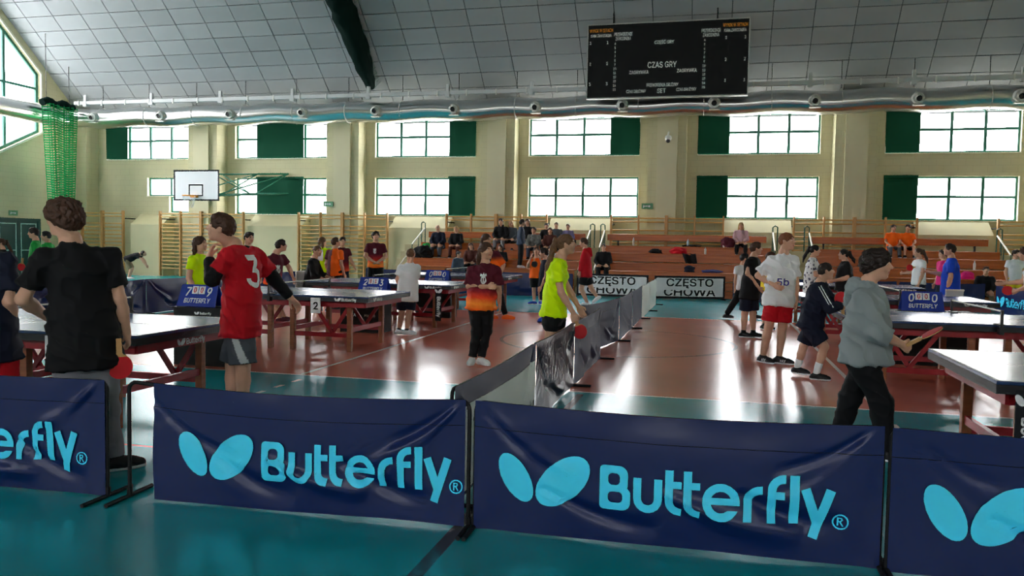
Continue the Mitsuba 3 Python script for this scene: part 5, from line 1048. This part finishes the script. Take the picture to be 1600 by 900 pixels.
stand('girl in a black t-shirt facing left, talking to the woman in the patterned blouse', (2.42, 16.5), 1.50, 185, ('black',), ('black',), ('pony', 'black', .6), (186, 4), far=1, arms={'l': ((-.02, .0, -.165), (.0, .15, -.20)), 'r': ((.02, .02, -.165), (-.02, .16, -.19))}, leg=.97, sleeve=.75, loose=.028, build=1.12)
R_ = stand('girl in a white top and dark shorts holding a red paddle, facing left', (4.45, 19.8), 1.56, 195, ('white',), ('navy',), ('pony', 'brown', 1.0), (190, 2), arms={'l': ((-.04, .02, -.17), (-.01, .06, -.32)), 'r': ((.04, .05, -.155), (.02, .16, -.17))}, leg=.42, sleeve=.5, hands=(.4, GRIP))
paddle('red table tennis paddle of the girl in the white top', (4.24, 19.72, 1.12), (.1, -1, .1), (1, .2, .1))
R_ = stand('kid in a bright pink shirt half hidden behind the boy in blue', (5.1, 20.4), 1.53, 200, ('hotpink',), ('navy',), ('short', 'dark'), (195, 0), leg=.45)
R_ = stand('boy in a blue t-shirt reaching out one arm, holding a clear box', (4.12, 16.0), 1.63, 165, ('blue',), ('blue',), ('short', 'dark'), (176, 6), far=1, arms={'l': ((-.05, .0, -.17), (.02, .03, -.32)), 'r': ((.03, .06, -.15), (-.06, .22, -.12))}, leg=.5, sleeve=.72, hem=.12, loose=.03)
K_ = R_[4]; fr_ = np.cross(K_['up'], K_['lat']); emblem(R_, K_['mid']+K_['up']*.20+fr_*.25, -K_['lat'], K_['up'], -fr_, .07, 'VI')
t = thing('plastic_box', 'clear grey plastic box in the hand of the boy in blue', 'box'); mat('m_clear_box', s2l(176, 184, 190), .3, .5)
bx = [box(4.0, 4.28, 15.78, 15.79, .66, .82), box(4.0, 4.28, 15.97, 15.98, .66, .82), box(4.0, 4.01, 15.79, 15.97, .66, .82), box(4.27, 4.28, 15.79, 15.97, .66, .82), box(4.0, 4.28, 15.78, 15.98, .65, .66)]
add('wall', cat(bx), 'm_clear_box', t); add('rim', cat([box(3.99, 4.29, 15.77, 15.785, .80, .83), box(3.99, 4.29, 15.975, 15.99, .80, .83)]), 'm_white_metal', t)
stand('boy in a white t-shirt and yellow shorts by the stair at the right edge', (7.62, 23.75), 1.57, -80, ('white',), ('yellow',), ('curly', 'dark'), (-70, 0), leg=.45)
J = pose((4.82, 14.1), 1.6, 165, arms={'l': ((-.03, .03, -.165), (-.02, .17, -.21)), 'r': ((.03, .05, -.15), (.02, .20, -.17))}, lean=.2)
J['el'], J['wl'] = np.array([4.74, 14.08, .99]), np.array([4.60, 14.14, .91])
person('player at the right edge with only an arm and a red paddle in view', J, 1.6, ('white',), ('navy',), (165, 0), ('short', 'brown'), ('white', 'white'), far=1, hands=(GRIP, .4), leg=.45)
paddle('red table tennis paddle at the right edge over the blue barrier', (4.47, 14.19, .90), (.2, -1, .3), (1, -.2, .1))
stand('player in a white shirt and black trousers at the right edge behind the nearest table', (4.62, 10.0), 1.5, 175, ('white',), ('black',), ('short', 'brown'), (175, 0), far=1, leg=.97)
stand('boy in a green t-shirt with a dark red paddle before the double door', (-13.2, 13.6), 1.64, 215, ('green',), ('navy',), ('short', 'dark'), (222, 0), far=1, leg=.45, hands=(GRIP, .4))
paddle('dark red paddle held by the boy in green', (-13.32, 13.36, .86), (.3, -1, .1), (.1, .1, 1))
stand('boy in a green t-shirt standing close behind another boy in green', (-13.72, 14.45), 1.58, 200, ('green',), ('navy',), ('short', 'black'), (225, 0), far=1, leg=.45)
stand('girl with tied dark hair at the far left edge', (-13.5, 13.1), 1.42, 230, ('black',), ('black',), ('pony', 'brown'), (235, 4), far=1, leg=.97)
stand('player in black bending over at the left end of the far wall', (-20.0, 24.7), 1.45, 25, ('black',), ('khaki',), ('short', 'dark'), (25, 40), leg=.5, lean=1.15, knee=1., arms={'l': ((-.03, .1, -.12), (-.03, .16, -.25)), 'r': ((.03, .12, -.12), (.03, .2, -.24))})
stand('kid in a steel grey top standing before the left bleacher', (-7.4, 23.25), 1.24, -40, ('steel',), ('black',), ('short', 'dark'), (-20, 0), leg=.97, sleeve=1.9)
J, Hh = sit((7.0, 24.0), .82, -100, .31, .31, lean=.25)
person('kid in a black jacket and khaki trousers sitting low below the right bleacher', J, Hh, ('black', {'name': 'jacket'}), ('khaki',), (-100, 16), ('short', 'brown'), ('white', 'white'), far=2, sleeve=1.9, leg=.97)
t = thing('low_bench', 'low wooden bench before the right bleacher under the kid in black', 'bench'); add('seat', rbox(6.4, 7.6, 23.85, 24.15, .26, .30, .01), 'm_bench', t)
for x in (6.5, 7.5): add('support', box(x-.03, x+.03, 23.88, 24.12, 0, .26), 'm_bench', t)
# spectators on the bleachers
ROW = {0: (24.55, .752), 1: (25.2, .99), 2: (25.85, 1.275), 3: (26.5, 1.50)}; FEET = {0: .72, 1: .24, 2: .285, 3: .225}
SP = 'spectators on the left bleacher'
def spectator(lab, x, row, hs, top, bot, hair, head=-85, leg=.97, sleeve=1.9, pitch=8, arms=LAP, group=None, build=1., yaw=-88, dy=0, lean=.12, gradient=None):
    y, z = ROW[row]; J, Hh = sit((x, y+dy, ), hs, yaw, z, FEET[row] if row else .72, arms, lean)
    if row == 0: J['al'] = J['kl']+np.array([0, .0, -.25*Hh]); J['ar'] = J['kr']+np.array([0, 0, -.25*Hh])
    return person(lab, J, Hh, top, bot, (head, pitch), hair, ('black', 'white'), far=2, sleeve=sleeve, leg=leg, build=build, gradient=gradient)
spectator('bald man in a navy jacket sitting by the left stair railing', -8.90, 2, .80, ('navy', {'name': 'jacket'}), ('dgrey',), ('bald', 'grey'), -60, build=1.15, lean=.2)
spectator('blond woman in a black top beside the bald man', -8.28, 2, .76, ('black',), ('brownw',), ('long', 'blond'), -95)
spectator('brown haired girl in a dark maroon top on the front row at left', -7.37, 0, .74, ('brownw',), ('black',), ('long', 'brown'), -70)
spectator('boy in a black hooded sweatshirt and grey trousers on the top row at left', -6.93, 3, .82, ('black', {'hood': 1, 'name': 'hoodie'}), ('sweat',), ('short', 'dark'), -85)
spectator('fair haired person in dark clothes just right of the boy in the black hoodie', -6.62, 3, .77, ('dgrey',), ('black',), ('long', 'blond'), -85, dy=.12)
spectator('girl with long dark hair and dark jacket on the front row at left', -6.42, 0, .70, ('black', {'name': 'jacket'}), ('black',), ('long', 'dark'), -100)
stand('standing person in dark clothes on the left bleacher, seen from the side', (-5.78, 24.5), 1.50, 20, ('denim',), ('black',), ('short', 'dark'), (20, 10), z=.752, leg=.97, sleeve=1.9)
spectator('woman in black on the top row behind the standing person', -6.02, 3, .82, ('black',), ('black',), ('long', 'brown'), -80)
spectator('girl in a grey patterned top in the middle of the left bleacher', -5.66, 2, .76, ('camo', {'patch': 1}), ('denim',), ('short', 'dark'), -110, pitch=14)
spectator('dark haired kid on the top row, left of three in a line', -5.38, 3, .68, ('black',), ('black',), ('short', 'black'), -90)
spectator('woman in a brown coat sitting in the middle of the left bleacher', -5.12, 2, .75, ('brownw', {'name': 'coat'}), ('black',), ('long', 'brown'), -85, build=1.15)
spectator('kid in a dark top on the top row, middle of three in a line', -5.05, 3, .72, ('dgrey',), ('black',), ('crop', 'brown'), -90, sleeve=.6)
spectator('kid in a lavender top on the top row beside the stair railing', -4.66, 3, .66, ('lav',), ('black',), ('short', 'brown'), -95)
spectator('kid in a white t-shirt on the front row behind the kid in orange', -4.84, 0, .68, ('white',), ('navy',), ('short', 'dark'), -85, sleeve=.6)
spectator('man in black sitting on the front row behind the white lettered boards', -3.22, 0, .78, ('black',), ('black',), ('crop', 'dark'), -85, build=1.2)
spectator('blond woman in a pale pink top with folded arms, alone on the top row', .80, 3, .78, ('pink',), ('black',), ('long', 'blond'), -90, arms=CROSS)
spectator('boy in an orange shirt and a dark cap, left one of the orange pair', 5.18, 3, .76, ('orange',), ('dgrey',), ('cap', 'black'), -70, sleeve=.7, leg=.97, pitch=14, build=.88)
spectator('boy in an orange shirt with bare knees, right one of the orange pair', 5.58, 3, .76, ('orange',), ('black',), ('curly', 'dark'), -120, sleeve=.7, leg=.45, pitch=14, build=.88)
# ------------------------------------------------------------------ things left on the bleachers
def bottle(x, row, h, m, lab, dy=-.2):
    y, z = ROW[row]; t = thing('bottle', lab, 'bottle'); y += dy; z += .002
    pr = [(0, 0), (.032, 0), (.034, .01), (.034, h*.62), (.030, h*.74), (.014, h*.86), (.013, h*.9), (0, h*.9)]
    b_ = trimesh.creation.revolve(np.array(pr), sections=16); b_.apply_translation((x, y, z)); add('body', b_, m, t, smooth=40)
    c_ = trimesh.creation.cylinder(.015, h*.1, sections=12); c_.apply_translation((x, y, z+h*.95)); add('cap', c_, 'm_white_metal', t)
mat('m_bottle_blue', s2l(150, 176, 200), .2, .6); mat('m_bottle_clear', s2l(206, 204, 196), .2, .6)
bottle(-2.50, 3, .26, 'm_bottle_clear', 'clear bottle at the left end of the top row of the middle bleacher'); bottle(-.80, 3, .24, 'm_bottle_blue', 'blue labelled bottle on the top row of the middle bleacher'); bottle(-.25, 2, .22, 'm_bottle_clear', 'white bottle standing on a middle row of the middle bleacher'); bottle(7.02, 1, .26, 'm_bottle_clear', 'clear bottle on the right bleacher above the kid in black'); bottle(.30, 3, .20, 'm_bottle_clear', 'small bottle left of the maroon backpack')
def heap(name, lab, cat_, c, r, col, seed, squash=.5):
    m = trimesh.creation.icosphere(4, 1.); v = m.vertices; n_ = meshkit.fbm(v*2.2+seed*3, 3, seed)[:, None]; v = v*(.62+.7*n_)*np.array([r, r*.7, r*squash]); v[:, 2] = np.maximum(v[:, 2], -r*squash*.55); v[:, 2] -= v[:, 2].min()
    k = free(name); m.vertices = v+np.array(c); scene[k] = mikit.ply(m, 'm_cloth', smooth=True, color=np.tile(lin(col), (len(v), 1))); tag(k, lab, cat_); return k
heap('cap_hat', 'black cap lying on the middle bleacher', 'hat', (-1.76, 25.75, 1.277), .19, 'black', 1); heap('garment', 'crumpled red garment on the middle bleacher', 'clothes', (-1.06, 25.75, 1.277), .26, 'red', 2, .55)
heap('backpack', 'maroon backpack left of the woman in pink', 'bag', (.42, 26.35, 1.502), .21, (84, 30, 44), 3, 1.0); heap('shoe_bag', 'dark blue bag on the front row of the middle bleacher', 'bag', (-.68, 24.5, .754), .15, 'navy', 4, .9)
heap('garment', 'blue and red clothes spread on the front row of the middle bleacher', 'clothes', (-.02, 24.5, .754), .30, (50, 54, 110), 5, .2); heap('bag', 'hot pink bag behind the boy in blue', 'bag', (6.70, 24.45, .754), .17, 'hotpink', 6, .9)
heap('coat', 'black coat thrown over the left railing beside the bald man', 'clothes', (-9.2, 25.1, .992), .34, 'black', 7, .75); heap('bag', 'bright green bag at the side of the bald man', 'bag', (-9.30, 25.75, 1.277), .15, 'green', 8, .9)
heap('garment', 'dark cloth under the blue bottle on the top row', 'clothes', (-.70, 26.42, 1.502), .30, 'black', 9, .14)
# black jacket hanging over a plank
U, V = np.meshgrid(np.linspace(0, 1, 18), np.linspace(0, 1, 18)); w_ = .42
P_ = np.stack([-.98+.16*V+U*(w_-.08*V), np.where(V < .3, 25.49+.2*(.3-V), 25.465-.02*np.sin(U*9)), np.where(V < .3, 1.285, 1.285-(V-.3)*.42)+.006*np.sin(U*14)], -1).reshape(-1, 3); i_ = np.arange(17*18).reshape(17, 18)[:, :-1].ravel()
scene['jacket'] = mikit.ply((P_, np.stack([i_, i_+1, i_+19, i_+18], 1)), 'm_cloth', smooth=True, color=np.tile(lin('black'), (len(P_), 1))); tag('jacket', 'black jacket hanging over a plank of the middle bleacher', 'clothes')

# alike things share a group
GROUPS = dict(barrier='barriers around and between the playing areas', table_tennis_table='table tennis tables in two rows', table_net='nets on the table tennis tables', umpire_table='black umpire tables', score_flip_board='blue score flip boards', table_tennis_paddle='table tennis paddles', stair_railing='bleacher stair railings', bleacher_stair='stairs between the bleachers', bottle='bottles left on the bleachers', number_card='white number cards on the tables', exit_sign='green exit signs', house='pale houses outside the windows', advertising_board='white lettered boards', air_duct='silver ventilation ducts', divider_net='gathered divider nets')
for k_, d_ in labels.items():
    b_ = k_[:-4] if k_[-3:].isdigit() and k_[-4] == '_' else k_
    if b_ in GROUPS and '__' not in k_: d_['group'] = GROUPS[b_]
